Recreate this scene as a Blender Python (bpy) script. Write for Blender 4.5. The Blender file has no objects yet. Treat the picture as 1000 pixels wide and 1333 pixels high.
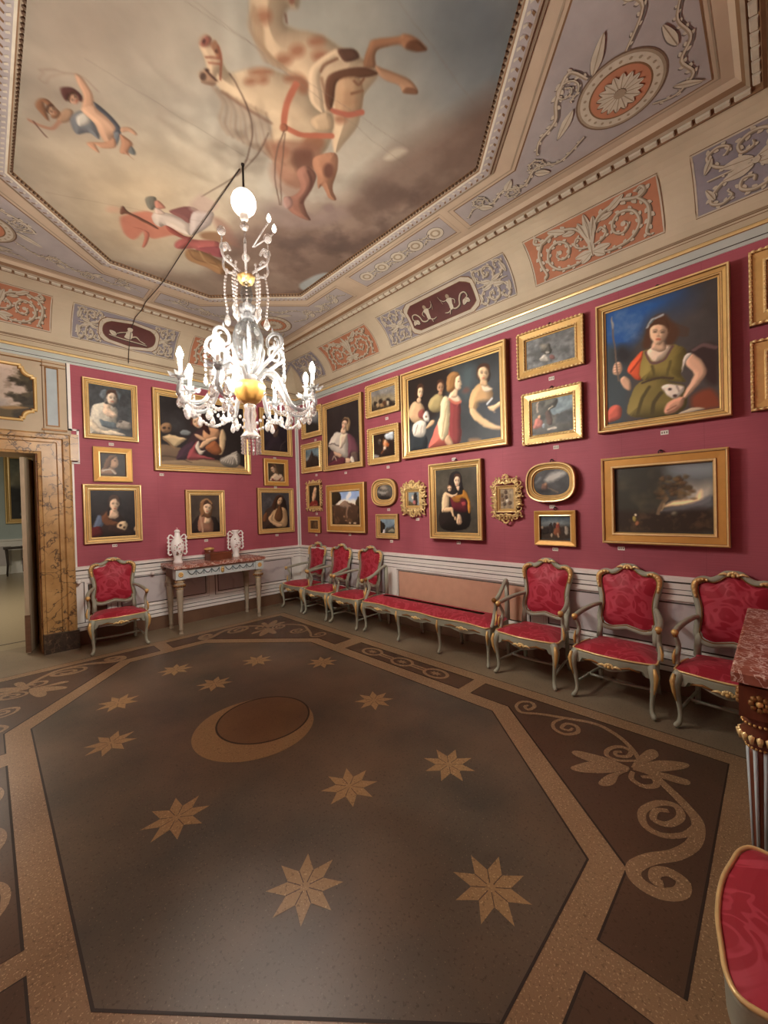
import bpy, math, random
import numpy as np
from mathutils import Vector, Matrix
PI = math.pi
S = bpy.context.scene
COL = S.collection

# ------------------------------------------------------------ camera, world, exposure
FPX, PIT, ROL, YAW = 515.9, -0.01085, -0.02665, 0.78859
CAM = np.array([-4.0553, -6.2192, 1.62])
_f = np.array([math.sin(YAW)*math.cos(PIT), math.cos(YAW)*math.cos(PIT), math.sin(PIT)])
_r0 = np.array([math.cos(YAW), -math.sin(YAW), 0.0]); _u0 = np.cross(_r0, _f)
_r = _r0*math.cos(ROL)+_u0*math.sin(ROL); _u = -_r0*math.sin(ROL)+_u0*math.cos(ROL)
cam = bpy.data.cameras.new('camera'); camo = bpy.data.objects.new('camera', cam); COL.objects.link(camo)
cam.sensor_fit = 'HORIZONTAL'; cam.sensor_width = 36.0; cam.lens = FPX*36.0/1000.0
cam.clip_start = 0.02; cam.clip_end = 100
camo.matrix_world = Matrix(((_r[0], _u[0], -_f[0], CAM[0]), (_r[1], _u[1], -_f[1], CAM[1]),
                            (_r[2], _u[2], -_f[2], CAM[2]), (0, 0, 0, 1)))
S.camera = camo
S.view_settings.view_transform = 'Standard'; S.view_settings.look = 'None'
S.view_settings.gamma = 1.0; S.view_settings.use_curve_mapping = False
S.view_settings.exposure = 0.58
world = bpy.data.worlds.new('world'); S.world = world; world.use_nodes = True
world.node_tree.nodes['Background'].inputs[0].default_value = (0.9, 0.8, 0.7, 1)
world.node_tree.nodes['Background'].inputs[1].default_value = 0.05
CANDLE_POWER = 950.0      # emission strength of each candle bulb
FLOOD_POWER = 2.2        # emission strength of the big globe at the top of the chandelier
LIGHT_TINT = (1.0, 0.94, 0.855)

def ray(px, py): return _f*FPX + _r*(px-500.0) - _u*(py-666.5)
def hit(px, py, axis, val):
    d = ray(px, py); return CAM + d*((val-CAM[axis])/d[axis])

# room
RX, LX, FY, NY = 0.0, -5.18, 0.0, -6.74
CXR, CYR = -2.59, -3.37
ZC = 4.25

# ------------------------------------------------------------ helpers
def lin(c):
    out = []
    for v in c:
        v = v/255.0
        out.append(v/12.92 if v <= 0.04045 else ((v+0.055)/1.055)**2.4)
    return out
def lin4(c, k=1.0):
    l = lin(c); return (min(1, l[0]*k), min(1, l[1]*k), min(1, l[2]*k), 1)

class NT:
    def __init__(s, name):
        s.m = bpy.data.materials.new(name); s.m.use_nodes = True
        s.t = s.m.node_tree; s.b = s.t.nodes['Principled BSDF']; s.tc = None
    def n(s, typ, **kw):
        nd = s.t.nodes.new(typ)
        for k, v in kw.items():
            if k.startswith('i_'):
                key = k[2:].replace('_', ' ')
                nd.inputs[key].default_value = v
            else: setattr(nd, k, v)
        return nd
    def l(s, a, b): s.t.links.new(a, b)
    def coord(s, scale=(1, 1, 1)):
        if s.tc is None: s.tc = s.n('ShaderNodeTexCoord')
        mp = s.n('ShaderNodeMapping'); mp.inputs['Scale'].default_value = scale
        s.l(s.tc.outputs['Object'], mp.inputs['Vector']); return mp.outputs[0]
    def noise(s, scale, detail=4, vec=None, rough=0.55, dist=0.0):
        nd = s.n('ShaderNodeTexNoise'); nd.inputs['Scale'].default_value = scale
        nd.inputs['Detail'].default_value = detail; nd.inputs['Roughness'].default_value = rough
        nd.inputs['Distortion'].default_value = dist
        s.l(vec or s.coord(), nd.inputs['Vector']); return nd.outputs['Fac']
    def ramp(s, fac, stops):
        r = s.n('ShaderNodeValToRGB'); e = r.color_ramp.elements
        while len(e) < len(stops): e.new(0.5)
        for q, (p, c) in zip(e, stops): q.position = p; q.color = c
        s.l(fac, r.inputs['Fac']); return r.outputs['Color']
    def mix(s, fac, a, b, typ='MIX'):
        m = s.n('ShaderNodeMix', data_type='RGBA', blend_type=typ)
        for v, k in ((fac, 0), (a, 6), (b, 7)):
            if hasattr(v, 'links') or hasattr(v, 'is_linked'): s.l(v, m.inputs[k])
            else: m.inputs[k].default_value = v
        return m.outputs[2]
    def bump(s, h, strength=0.3, dist=0.01):
        b = s.n('ShaderNodeBump'); b.inputs['Strength'].default_value = strength
        b.inputs['Distance'].default_value = dist
        s.l(h, b.inputs['Height']); s.l(b.outputs[0], s.b.inputs['Normal'])
    def done(s, col=None, rough=0.5, metal=0.0, spec=0.5):
        if col is not None:
            if hasattr(col, 'is_linked'): s.l(col, s.b.inputs['Base Color'])
            else: s.b.inputs['Base Color'].default_value = col
        s.b.inputs['Roughness'].default_value = rough; s.b.inputs['Metallic'].default_value = metal
        s.b.inputs['Specular IOR Level'].default_value = spec
        return s.m

M = {}
def mat(name, col, rough=0.5, metal=0.0, scale=6.0, amt=0.12, bump=0.0, spec=0.4, vec=(1, 1, 1)):
    t = NT(name); f = t.noise(scale, 5, t.coord(vec))
    c = t.ramp(f, [(0.25, lin4(col, 1-amt)), (0.75, lin4(col, 1+amt))])
    if bump: t.bump(f, bump, 0.004)
    M[name] = t.done(c, rough, metal, spec); return M[name]

mat('cream', (188, 172, 146), 0.75, scale=3, amt=0.10)
mat('cream_cove', (196, 182, 156), 0.75, scale=3, amt=0.10)
mat('ceil_tan', (180, 160, 136), 0.75, scale=2.5, amt=0.12)
mat('brown_line', (118, 88, 60), 0.7)
mat('dark_line', (84, 62, 44), 0.7)
mat('lavender', (160, 152, 148), 0.75, scale=5, amt=0.12)
mat('lavender_cove', (138, 132, 138), 0.75, scale=5, amt=0.14)
mat('orange', (176, 118, 88), 0.75, scale=6, amt=0.12)
mat('maroon', (88, 50, 46), 0.7, scale=6, amt=0.2)
mat('grisaille', (188, 178, 158), 0.7, scale=14, amt=0.12)
mat('grisaille_mid', (150, 134, 112), 0.7, scale=14, amt=0.12)
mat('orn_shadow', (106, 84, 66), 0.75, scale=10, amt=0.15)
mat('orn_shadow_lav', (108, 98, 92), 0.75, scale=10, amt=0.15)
mat('peach', (206, 160, 134), 0.75, scale=10, amt=0.06)
mat('dado_white', (236, 233, 226), 0.5, scale=5, amt=0.06)
mat('dado_panel', (196, 188, 186), 0.55, scale=4, amt=0.12)
mat('dado_line', (70, 62, 56), 0.6)
mat('plinth_brown', (112, 84, 64), 0.6, scale=5, amt=0.15)
mat('cornice_blue', (186, 194, 186), 0.5, scale=6, amt=0.06)
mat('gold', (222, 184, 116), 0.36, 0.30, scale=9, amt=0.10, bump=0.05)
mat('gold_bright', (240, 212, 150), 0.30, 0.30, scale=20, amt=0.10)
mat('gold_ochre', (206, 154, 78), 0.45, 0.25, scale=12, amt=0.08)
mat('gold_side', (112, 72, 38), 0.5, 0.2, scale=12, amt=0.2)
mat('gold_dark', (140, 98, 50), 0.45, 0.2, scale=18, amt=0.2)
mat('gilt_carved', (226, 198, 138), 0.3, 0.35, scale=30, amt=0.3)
mat('liner_dark', (44, 30, 22), 0.6)
mat('paint_green', (158, 160, 142), 0.5, scale=9, amt=0.16)
mat('paint_bluegrey', (196, 206, 204), 0.5, scale=8, amt=0.08)
mat('swag_line', (92, 104, 108), 0.6)
mat('wood_brown', (112, 84, 62), 0.6, scale=5, amt=0.2, vec=(1, 1, 6))
mat('wood_red', (106, 58, 38), 0.35, scale=6, amt=0.25, vec=(1, 6, 1))
mat('door_wood', (186, 170, 142), 0.55, scale=5, amt=0.15, vec=(4, 4, 1))
mat('porcelain', (240, 238, 234), 0.15, scale=4, amt=0.03)
mat('flower_pink', (206, 150, 150), 0.3); mat('flower_green', (120, 128, 104), 0.3); mat('flower_brown', (140, 100, 84), 0.3)
mat('tag_white', (232, 226, 214), 0.6); mat('tag_ink', (120, 104, 92), 0.7)
mat('iron', (50, 42, 36), 0.5, 0.5)
mat('cable_dark', (58, 48, 40), 0.6)
mat('white_plastic', (230, 228, 220), 0.35)
mat('candle', (238, 232, 220), 0.5)
mat('next_wall', (176, 190, 188), 0.7, scale=3, amt=0.06)
mat('next_dark', (60, 50, 44), 0.6)
mat('next_floor', (150, 134, 108), 0.3, scale=30, amt=0.12)
mat('strip_blue', (172, 184, 186), 0.6)

def silk():
    t = NT('red_silk')
    a = t.noise(90, 2, t.coord((0.02, 0.02, 1.6)))
    b = t.noise(1.6, 4, t.coord((1, 1, 0.6)))
    c1 = t.ramp(b, [(0.3, lin4((160, 80, 93))), (0.7, lin4((180, 94, 106)))])
    c2 = t.ramp(a, [(0.3, (0.84, 0.84, 0.84, 1)), (0.7, (1, 1, 1, 1))])
    c = t.mix(1.0, c1, c2, 'MULTIPLY')
    # seams of the fabric widths
    sx = t.n('ShaderNodeSeparateXYZ'); t.l(t.coord((1.72, 1.72, 1)), sx.inputs[0])
    ad = t.n('ShaderNodeMath', operation='ADD'); t.l(sx.outputs[0], ad.inputs[0]); t.l(sx.outputs[1], ad.inputs[1])
    fr = t.n('ShaderNodeMath', operation='FRACT'); t.l(ad.outputs[0], fr.inputs[0])
    sm = t.ramp(fr.outputs[0], [(0.0, (0.8, 0.78, 0.8, 1)), (0.012, (1, 1, 1, 1)), (1.0, (1, 1, 1, 1))])
    t.bump(a, 0.12, 0.002)
    M['red_silk'] = t.done(t.mix(1.0, c, sm, 'MULTIPLY'), 0.62, 0, 0.3)
    t.b.inputs['Sheen Weight'].default_value = 0.15
silk()
def damask():
    t = NT('red_damask')
    v = t.coord((1, 1, 1))
    w = t.n('ShaderNodeTexNoise'); w.inputs['Scale'].default_value = 4.2; w.inputs['Detail'].default_value = 1.0
    w.inputs['Distortion'].default_value = 2.6; t.l(v, w.inputs['Vector'])
    f = t.ramp(w.outputs['Fac'], [(0.46, (0, 0, 0, 1)), (0.50, (1, 1, 1, 1)), (0.57, (1, 1, 1, 1)), (0.60, (0, 0, 0, 1))])
    c = t.mix(f, lin4((166, 32, 52)), lin4((190, 62, 80)))
    wear = t.ramp(t.noise(3, 4), [(0.3, (0.86, 0.86, 0.86, 1)), (0.7, (1, 1, 1, 1))])
    t.bump(t.noise(160, 2), 0.06, 0.002)
    M['red_damask'] = t.done(t.mix(1.0, c, wear, 'MULTIPLY'), 0.55, 0, 0.35)
    t.b.inputs['Sheen Weight'].default_value = 0.08
damask()
def veined(name, base1, base2, vein, scale, width, rough, dist=1.2, gate=0.5):
    t = NT(name)
    nz = t.n('ShaderNodeTexNoise'); nz.inputs['Scale'].default_value = scale*0.5; nz.inputs['Detail'].default_value = 5
    t.l(t.coord(), nz.inputs['Vector'])
    vm = t.n('ShaderNodeMix', data_type='RGBA'); vm.inputs[0].default_value = 0.25*dist
    t.l(t.coord(), vm.inputs[6]); t.l(nz.outputs['Color'], vm.inputs[7])
    vo = t.n('ShaderNodeTexVoronoi', feature='DISTANCE_TO_EDGE'); vo.inputs['Scale'].default_value = scale
    t.l(vm.outputs[2], vo.inputs['Vector'])
    f = t.ramp(vo.outputs['Distance'], [(0.0, (1, 1, 1, 1)), (width, (0, 0, 0, 1))])
    g = t.ramp(t.noise(scale*0.6, 3), [(gate-0.08, (0, 0, 0, 1)), (gate+0.08, (1, 1, 1, 1))])
    ff = t.mix(1.0, f, g, 'MULTIPLY')
    b = t.ramp(t.noise(scale*0.8, 5), [(0.3, lin4(base1)), (0.7, lin4(base2))])
    M[name] = t.done(t.mix(ff, b, lin4(vein)), rough, 0, 0.5)
veined('siena_marble', (164, 126, 74), (192, 154, 100), (56, 44, 36), 9.0, 0.075, 0.35, 1.7, 0.47)
veined('red_marble', (132, 76, 62), (164, 104, 86), (226, 204, 190), 19.0, 0.10, 0.25, 1.3, 0.42)
veined('black_marble', (46, 38, 32), (74, 60, 48), (120, 100, 76), 12.0, 0.05, 0.35)
veined('dado_marble', (196, 188, 190), (206, 200, 198), (170, 160, 164), 3.0, 0.05, 0.4, 1.4)
def terrazzo(name, c1, c2, speck, sp=0.66, rough=0.36):
    t = NT(name)
    big = t.noise(1.3, 6)
    c = t.ramp(big, [(0.3, lin4(c1)), (0.7, lin4(c2))])
    f = t.ramp(t.noise(120, 2), [(sp, (0, 0, 0, 1)), (sp+0.06, (1, 1, 1, 1))])
    d = t.ramp(t.noise(75, 2, t.coord((1.1, 0.9, 1))), [(0.3, (0.62, 0.6, 0.58, 1)), (0.42, (1, 1, 1, 1))])
    c = t.mix(f, c, lin4(speck)); c = t.mix(1.0, c, d, 'MULTIPLY')
    M[name] = t.done(c, rough, 0, 0.35)
terrazzo('floor_field', (70, 66, 58), (110, 92, 74), (124, 108, 88))
terrazzo('floor_band', (132, 106, 78), (150, 122, 92), (188, 160, 124), 0.6)
terrazzo('floor_panel', (76, 58, 46), (92, 70, 54), (112, 88, 68), 0.68)
terrazzo('floor_margin', (120, 106, 86), (142, 126, 102), (158, 140, 114))
terrazzo('floor_star', (144, 116, 80), (164, 134, 94), (194, 164, 120), 0.62)
terrazzo('floor_moon', (136, 110, 76), (150, 122, 84), (172, 144, 106), 0.62)
terrazzo('floor_disc', (92, 68, 46), (122, 92, 60), (130, 100, 70))
mat('floor_groove', (48, 36, 28), 0.6)
def paintmat(name, rough, spec):
    t = NT(name); a = t.n('ShaderNodeAttribute'); a.attribute_name = 'Col'
    M[name] = t.done(a.outputs['Color'], rough, 0, spec)
paintmat('oil_paint', 0.42, 0.25); paintmat('fresco_paint', 0.85, 0.1)
def glassy(name, tr, col=(255, 255, 255), rough=0.04):
    t = NT(name); t.done(lin4(col), rough, 0, 0.6)
    t.b.inputs['Transmission Weight'].default_value = tr; t.b.inputs['IOR'].default_value = 1.5
    M[name] = t.m
glassy('crystal', 0.75, (250, 248, 245), 0.05)
def thin_glass():
    t = NT('thin_glass'); out = t.t.nodes['Material Output']
    tr = t.n('ShaderNodeBsdfTransparent'); tr.inputs[0].default_value = (0.93, 0.94, 0.93, 1)
    t.done((0.10, 0.10, 0.10, 1), 0.06, 0, 0.8)
    lw = t.n('ShaderNodeLayerWeight'); lw.inputs[0].default_value = 0.45
    mp = t.n('ShaderNodeMapRange'); mp.inputs[3].default_value = 0.16; mp.inputs[4].default_value = 0.8
    t.l(lw.outputs['Facing'], mp.inputs[0])
    mx = t.n('ShaderNodeMixShader'); t.l(mp.outputs[0], mx.inputs[0]); t.l(tr.outputs[0], mx.inputs[1]); t.l(t.b.outputs[0], mx.inputs[2])
    t.l(mx.outputs[0], out.inputs['Surface']); M['thin_glass'] = t.m
thin_glass()
def opal():
    t = NT('opal'); out = t.t.nodes['Material Output']; t.done(lin4((150, 150, 150)), 0.12, 0, 0.6)
    tr = t.n('ShaderNodeBsdfTransparent'); tr.inputs[0].default_value = (0.96, 0.96, 0.95, 1)
    mx = t.n('ShaderNodeMixShader'); mx.inputs[0].default_value = 0.55
    t.l(tr.outputs[0], mx.inputs[1]); t.l(t.b.outputs[0], mx.inputs[2]); t.l(mx.outputs[0], out.inputs['Surface']); M['opal'] = t.m
opal()
def emit(name, col, strength):
    t = NT(name); t.done(lin4((255, 250, 240)), 0.4)
    t.b.inputs['Emission Color'].default_value = (*col, 1); t.b.inputs['Emission Strength'].default_value = strength
    M[name] = t.m
emit('bulb_light', LIGHT_TINT, CANDLE_POWER); emit('flood_light', (1.0, 0.92, 0.82), FLOOD_POWER)

class MB:
    def __init__(s): s.v = []; s.f = []; s.mi = []; s.sm = []; s.mats = []
    def m(s, name):
        if name not in s.mats: s.mats.append(name)
        return s.mats.index(name)
    def add(s, vs, fs, mt, smooth=False):
        o = len(s.v); s.v += [tuple(float(c) for c in v) for v in vs]; k = s.m(mt)
        for f in fs: s.f.append([i+o for i in f]); s.mi.append(k); s.sm.append(smooth)
    def box(s, a, b, mt):
        x0, y0, z0 = a; x1, y1, z1 = b
        s.add([(x0, y0, z0), (x1, y0, z0), (x1, y1, z0), (x0, y1, z0), (x0, y0, z1), (x1, y0, z1), (x1, y1, z1), (x0, y1, z1)],
              [(3, 2, 1, 0), (4, 5, 6, 7), (0, 1, 5, 4), (1, 2, 6, 5), (2, 3, 7, 6), (3, 0, 4, 7)], mt)
    def tube(s, path, r, mt, n=8, closed=False, flat=1.0, up=None, caps=True):
        P = [Vector(p) for p in path]; k = len(P)
        R = r if hasattr(r, '__len__') else [r]*k
        vs = []; prev = None
        for i in range(k):
            if closed: t = P[(i+1) % k]-P[i-1]
            else: t = P[min(i+1, k-1)]-P[max(i-1, 0)]
            if t.length < 1e-9: t = Vector((0, 0, 1))
            t.normalize()
            if up is not None: a = Vector(up)-t*t.dot(Vector(up))
            elif prev is None: a = t.orthogonal()
            else: a = prev-t*t.dot(prev)
            if a.length < 1e-6: a = t.orthogonal()
            a.normalize(); prev = a; b = t.cross(a)
            for j in range(n):
                q = 2*PI*j/n
                vs.append(P[i]+a*(math.cos(q)*R[i]*flat)+b*(math.sin(q)*R[i]))
        fs = []
        for i in range(k if closed else k-1):
            i2 = (i+1) % k
            for j in range(n):
                j2 = (j+1) % n
                fs.append((i*n+j, i*n+j2, i2*n+j2, i2*n+j))
        if caps and not closed: fs.append(tuple(range(n-1, -1, -1))); fs.append(tuple((k-1)*n+j for j in range(n)))
        s.add(vs, fs, mt, True)
    def lathe(s, prof, mt, c=(0, 0, 0), n=16, ribs=0, ribamt=0.0):
        vs = []; k = len(prof)
        for (r, z) in prof:
            for j in range(n):
                q = 2*PI*j/n; rr = r*(1+ribamt*math.cos(ribs*q)) if ribs else r
                vs.append((c[0]+rr*math.cos(q), c[1]+rr*math.sin(q), c[2]+z))
        fs = []
        for i in range(k-1):
            for j in range(n):
                j2 = (j+1) % n; fs.append((i*n+j, i*n+j2, (i+1)*n+j2, (i+1)*n+j))
        if prof[0][0] > 1e-6: fs.append(tuple(range(n-1, -1, -1)))
        if prof[-1][0] > 1e-6: fs.append(tuple((k-1)*n+j for j in range(n)))
        s.add(vs, fs, mt, True)
    def ball(s, c, r, mt, n=8, rx=None, k=5):
        rx = rx or (1, 1, 1); vs = [(c[0], c[1], c[2]-r*rx[2])]
        for i in range(1, k):
            a = -PI/2+PI*i/k
            for j in range(n):
                q = 2*PI*j/n
                vs.append((c[0]+r*rx[0]*math.cos(a)*math.cos(q), c[1]+r*rx[1]*math.cos(a)*math.sin(q), c[2]+r*rx[2]*math.sin(a)))
        vs.append((c[0], c[1], c[2]+r*rx[2])); fs = []; L = len(vs)-1
        for j in range(n): fs.append((0, 1+(j+1) % n, 1+j)); fs.append((L, L-n+j, L-n+(j+1) % n))
        for i in range(k-2):
            for j in range(n):
                a = 1+i*n+j; b = 1+i*n+(j+1) % n; fs.append((a, b, b+n, a+n))
        s.add(vs, fs, mt, True)
    def loops(s, L, mt, closed=True, smooth=False, cap0=False, cap1=False):
        n = len(L[0]); vs = [p for lp in L for p in lp]; mts = mt if isinstance(mt, list) else [mt]*(len(L)-1)
        for i in range(len(L)-1):
            fs = []
            for j in range(n if closed else n-1):
                j2 = (j+1) % n; fs.append((j, j2, n+j2, n+j))
            s.add(list(L[i])+list(L[i+1]), fs, mts[i], smooth)
        if cap0: s.add(L[0], [tuple(range(n-1, -1, -1))], mts[0], False)
        if cap1: s.add(L[-1], [tuple(range(n))], mts[-1], False)
    cnt = 0
    def lift(s): s.cnt += 1; return (s.cnt % 90)*0.0000055
    def ribbon(s, pts, w, fn, mt, off=0.0, du=0.0, dv=0.0, closed=False):
        off += s.lift()
        P = [np.array(p, float) for p in pts]; k = len(P); W = w if hasattr(w, '__len__') else [w]*k
        vs = []
        for i in range(k):
            t = (P[(i+1) % k]-P[i-1]) if closed else P[min(i+1, k-1)]-P[max(i-1, 0)]
            L = math.hypot(*t) or 1; nn = np.array([-t[1], t[0]])/L*W[i]/2
            for q in (P[i]+nn, P[i]-nn): vs.append(fn(q[0]+du, q[1]+dv, off+i*3e-6))
        fs = [((2*i), 2*i+1, 2*((i+1) % k)+1, 2*((i+1) % k)) for i in range(k if closed else k-1)]
        s.add(vs, fs, mt)
    def fan(s, pts, fn, mt, off=0.0, du=0.0, dv=0.0, center=None):
        off += s.lift()
        P = [np.array(p, float) for p in pts]; c = np.array(center, float) if center is not None else sum(P)/len(P)
        vs = [fn(c[0]+du, c[1]+dv, off)]+[fn(p[0]+du, p[1]+dv, off) for p in P]
        n = len(P); s.add(vs, [(0, 1+i, 1+(i+1) % n) for i in range(n)], mt)
    def build(s, name, parent=None, kind=None, label=None):
        me = bpy.data.meshes.new(name); me.from_pydata(s.v, [], s.f); me.update()
        for k in s.mats: me.materials.append(M[k])
        me.polygons.foreach_set('material_index', s.mi); me.polygons.foreach_set('use_smooth', s.sm)
        o = bpy.data.objects.new(name, me); COL.objects.link(o)
        if parent is not None: o.parent = parent
        if kind: o['kind'] = kind
        if label: o['label'] = label
        return o

def tag(o, label, cat, group=None):
    o['label'] = label; o['category'] = cat
    if group: o['group'] = group
    return o
def thing(name, label, cat, loc=(0, 0, 0), rz=0.0, group=None, mw=None):
    o = bpy.data.objects.new(name, None); COL.objects.link(o); o.empty_display_size = 0.1
    if mw is not None: o.matrix_world = mw
    else: o.location = loc; o.rotation_euler = (0, 0, rz)
    return tag(o, label, cat, group)
def kids(o): return [c for c in COL.objects if c.parent == o]
def copy_tree(o, parent=None):
    c = o.copy(); COL.objects.link(c)
    if parent is not None: c.parent = parent
    for ch in kids(o): copy_tree(ch, c)
    return c
def spline(pts, n=6, closed=False):
    P = [np.array(p, float) for p in pts]; k = len(P); out = []
    for i in range(k if closed else k-1):
        if closed: a, b, c, d = P[i-1], P[i], P[(i+1) % k], P[(i+2) % k]
        else: a, b, c, d = P[max(i-1, 0)], P[i], P[i+1], P[min(i+2, k-1)]
        for j in range(n):
            t = j/n
            out.append(0.5*((2*b)+(c-a)*t+(2*a-5*b+4*c-d)*t*t+(3*b-a-3*c+d)*t**3))
    if not closed: out.append(P[-1])
    return out
def spiral(cx, cy, r0, r1, a0, turns, n=22):
    return [(cx+(r0+(r1-r0)*i/n)*math.cos(a0+turns*2*PI*i/n), cy+(r0+(r1-r0)*i/n)*math.sin(a0+turns*2*PI*i/n)) for i in range(n+1)]
def wallmat(wall, u, v, d=0.0):
    # local x = to the right along the wall, local y = up, local z = out of the wall
    if wall == 'R': return Matrix(((0, 0, -1, -d), (-1, 0, 0, -u), (0, 1, 0, v), (0, 0, 0, 1)))
    return Matrix(((1, 0, 0, u), (0, 0, -1, -d), (0, 1, 0, v), (0, 0, 0, 1)))

# ------------------------------------------------------------ setting: floor
FCX, FCY = -2.57, -3.38
def flat(u, v, off): return (u, v, off)
fl = MB()
fl.box((LX-0.3, NY-0.3, -0.12), (RX+0.3, FY+0.5, 0.0), 'floor_margin')
def fpoly(pts, m, off, groove=True):
    fl.add([(p[0], p[1], off) for p in pts], [tuple(range(len(pts)))], m)
    if groove: fl.ribbon([p for p in pts], 0.011, flat, 'floor_groove', off+0.0003, closed=True)
fpoly([(-4.42, -6.12), (-0.76, -6.12), (-0.76, -0.64), (-4.42, -0.64)], 'floor_band', 0.0006)
OX, OY, OA, OB = 1.28, 2.21, 1.23, 0.40          # inner octagon
oct_in = [(OX, OA), (OB, OY), (-OB, OY), (-OX, OA), (-OX, -OA), (-OB, -OY), (OB, -OY), (OX, -OA)]
fpoly([(FCX+a, FCY+b) for a, b in oct_in], 'floor_field', 0.0012)
def floor_local(sx, sy): return lambda u, v, off: (FCX+sx*u, FCY+sy*v, off)
def near_px(pts):   # spots of the inlay seen in the near right corner, in panel coordinates
    out = []
    for (x, y) in pts:
        h = hit(640+x*0.32, 880+y*0.32, 2, 0.0); out.append((h[0]-FCX, -(h[1]-FCY)))
    return out
stem_a = spline(near_px([(100, 125), (120, 148), (200, 156), (300, 172), (420, 195), (500, 235), (560, 285), (600, 345), (575, 375)]), 5)
stem_b = spline(near_px([(575, 375), (650, 400), (710, 450), (790, 530), (840, 600), (825, 680), (750, 728), (650, 745), (580, 780), (595, 835), (680, 885), (765, 885), (780, 840), (720, 800), (670, 800), (665, 835), (700, 850)]), 5)
spir_a = spline(near_px([(120, 148), (100, 125), (120, 106), (160, 108), (175, 125), (150, 138), (135, 125), (150, 120)]), 4)
spir_b = spline(near_px([(300, 172), (255, 188), (255, 215), (300, 238), (350, 230), (345, 205), (305, 195), (285, 212), (315, 222), (330, 213)]), 4)
spir_c = spline(near_px([(590, 345), (520, 345), (470, 325), (475, 300), (520, 288), (565, 305), (555, 328), (510, 325), (505, 310), (530, 310)]), 4)
spir_e = spline(near_px([(840, 600), (790, 645), (700, 650), (625, 610), (615, 550), (680, 518), (750, 530), (770, 575), (720, 605), (660, 585), (670, 548), (720, 550)]), 4)
spir_f = spline(near_px([(575, 390), (570, 420), (620, 450), (670, 445), (655, 415), (610, 412)]), 4)
leaves = [[(560, 375), (470, 335), (350, 305), (330, 318), (400, 350), (520, 385)], [(560, 372), (440, 345), (325, 370), (360, 392), (480, 395)],
          [(560, 385), (480, 400), (435, 435), (460, 450), (500, 440), (520, 405)], [(570, 370), (620, 310), (660, 300), (680, 325), (640, 350)],
          [(580, 370), (680, 345), (790, 355), (795, 375), (700, 390), (620, 385)], [(600, 375), (700, 395), (800, 425), (795, 445), (700, 420)]]
leaves = [near_px(q) for q in leaves]
for sx in (1, -1):
    for sy in (1, -1):
        F = floor_local(sx, sy)
        pp = [(1.43, 0.94), (1.43, 1.29), (0.47, 2.35), (0.07, 2.35), (0.07, 2.61), (1.67, 2.61), (1.67, 0.94)]
        fpoly([F(a, b, 0)[:2] for a, b in pp], 'floor_panel', 0.0012)
        for st, w in ((stem_a, 0.035), (stem_b, 0.06), (spir_a, 0.03), (spir_b, 0.03), (spir_c, 0.03), (spir_e, 0.04), (spir_f, 0.035)):
            k = len(st); fl.ribbon(st, [w*(0.65+0.35*math.sin(PI*i/(k-1))) for i in range(k)], F, 'floor_band', 0.0019)
        for q in leaves: fl.fan(spline(q, 4, True), F, 'floor_band', 0.0022)
    F = floor_local(sx, 1)
    fpoly([F(a, b, 0)[:2] for a, b in [(1.43, -0.82), (1.67, -0.82), (1.67, 0.75), (1.43, 0.75)]], 'floor_panel', 0.0012)
    for c in (-0.47, -0.03, 0.42):
        ring = [(1.55+0.085*math.cos(2*PI*i/28), c+0.125*math.sin(2*PI*i/28)) for i in range(28)]
        fl.ribbon(ring, 0.032, F, 'floor_band', 0.0019, closed=True)
        st = [(1.55+(0.05 if i % 2 == 0 else 0.022)*math.cos(PI*i/8), c+(0.075 if i % 2 == 0 else 0.035)*math.sin(PI*i/8)) for i in range(16)]
        fl.fan(st, F, 'floor_band', 0.0019)
    for a, b in ((-0.345, -0.155), (0.095, 0.295)):
        for o_ in (-0.02, 0.02): fl.ribbon([(1.55+o_, a), (1.55+o_, b)], 0.024, F, 'floor_band', 0.0019)
rnd = random.Random(4)
stars = [(-3.13, -4.76), (-2.59, -5.34), (-2.60, -4.43), (-2.05, -4.74), (-3.38, -3.93), (-1.79, -3.79), (-1.58, -2.78), (-2.02, -2.2), (-2.57, -2.43), (-2.71, -1.78), (-3.29, -2.17), (-3.47, -2.84)]
rots = [0.1, 0.3, 0.2, 0.35, 0.5, 0.1, 0.3, 0.0, 0.2, 0.4, 0.1, 0.3]
for (x, y), r0 in zip(stars, rots):
    pts = [(x+(0.165 if i % 2 == 0 else 0.082)*math.cos(r0+PI*i/8), y+(0.165 if i % 2 == 0 else 0.082)*math.sin(r0+PI*i/8)) for i in range(16)]
    fl.fan(pts, flat, 'floor_star', 0.0019)
    for i in range(0, 16, 2): fl.ribbon([(x+0.02*math.cos(r0+PI*(i+1)/8), y+0.02*math.sin(r0+PI*(i+1)/8)), pts[i+1]], 0.004, flat, 'floor_panel', 0.0023)
circ = lambda x, y, r, n=56: [(x+r*math.cos(2*PI*i/n), y+r*math.sin(2*PI*i/n)) for i in range(n)]
fl.fan(circ(-2.66, -3.40, 0.435), flat, 'floor_moon', 0.0019)
fl.fan(circ(-2.56, -3.35, 0.345), flat, 'floor_disc', 0.0024); fl.ribbon(circ(-2.56, -3.35, 0.345), 0.014, flat, 'floor_groove', 0.0026, closed=True)
fl.build('floor', kind='structure')

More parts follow.
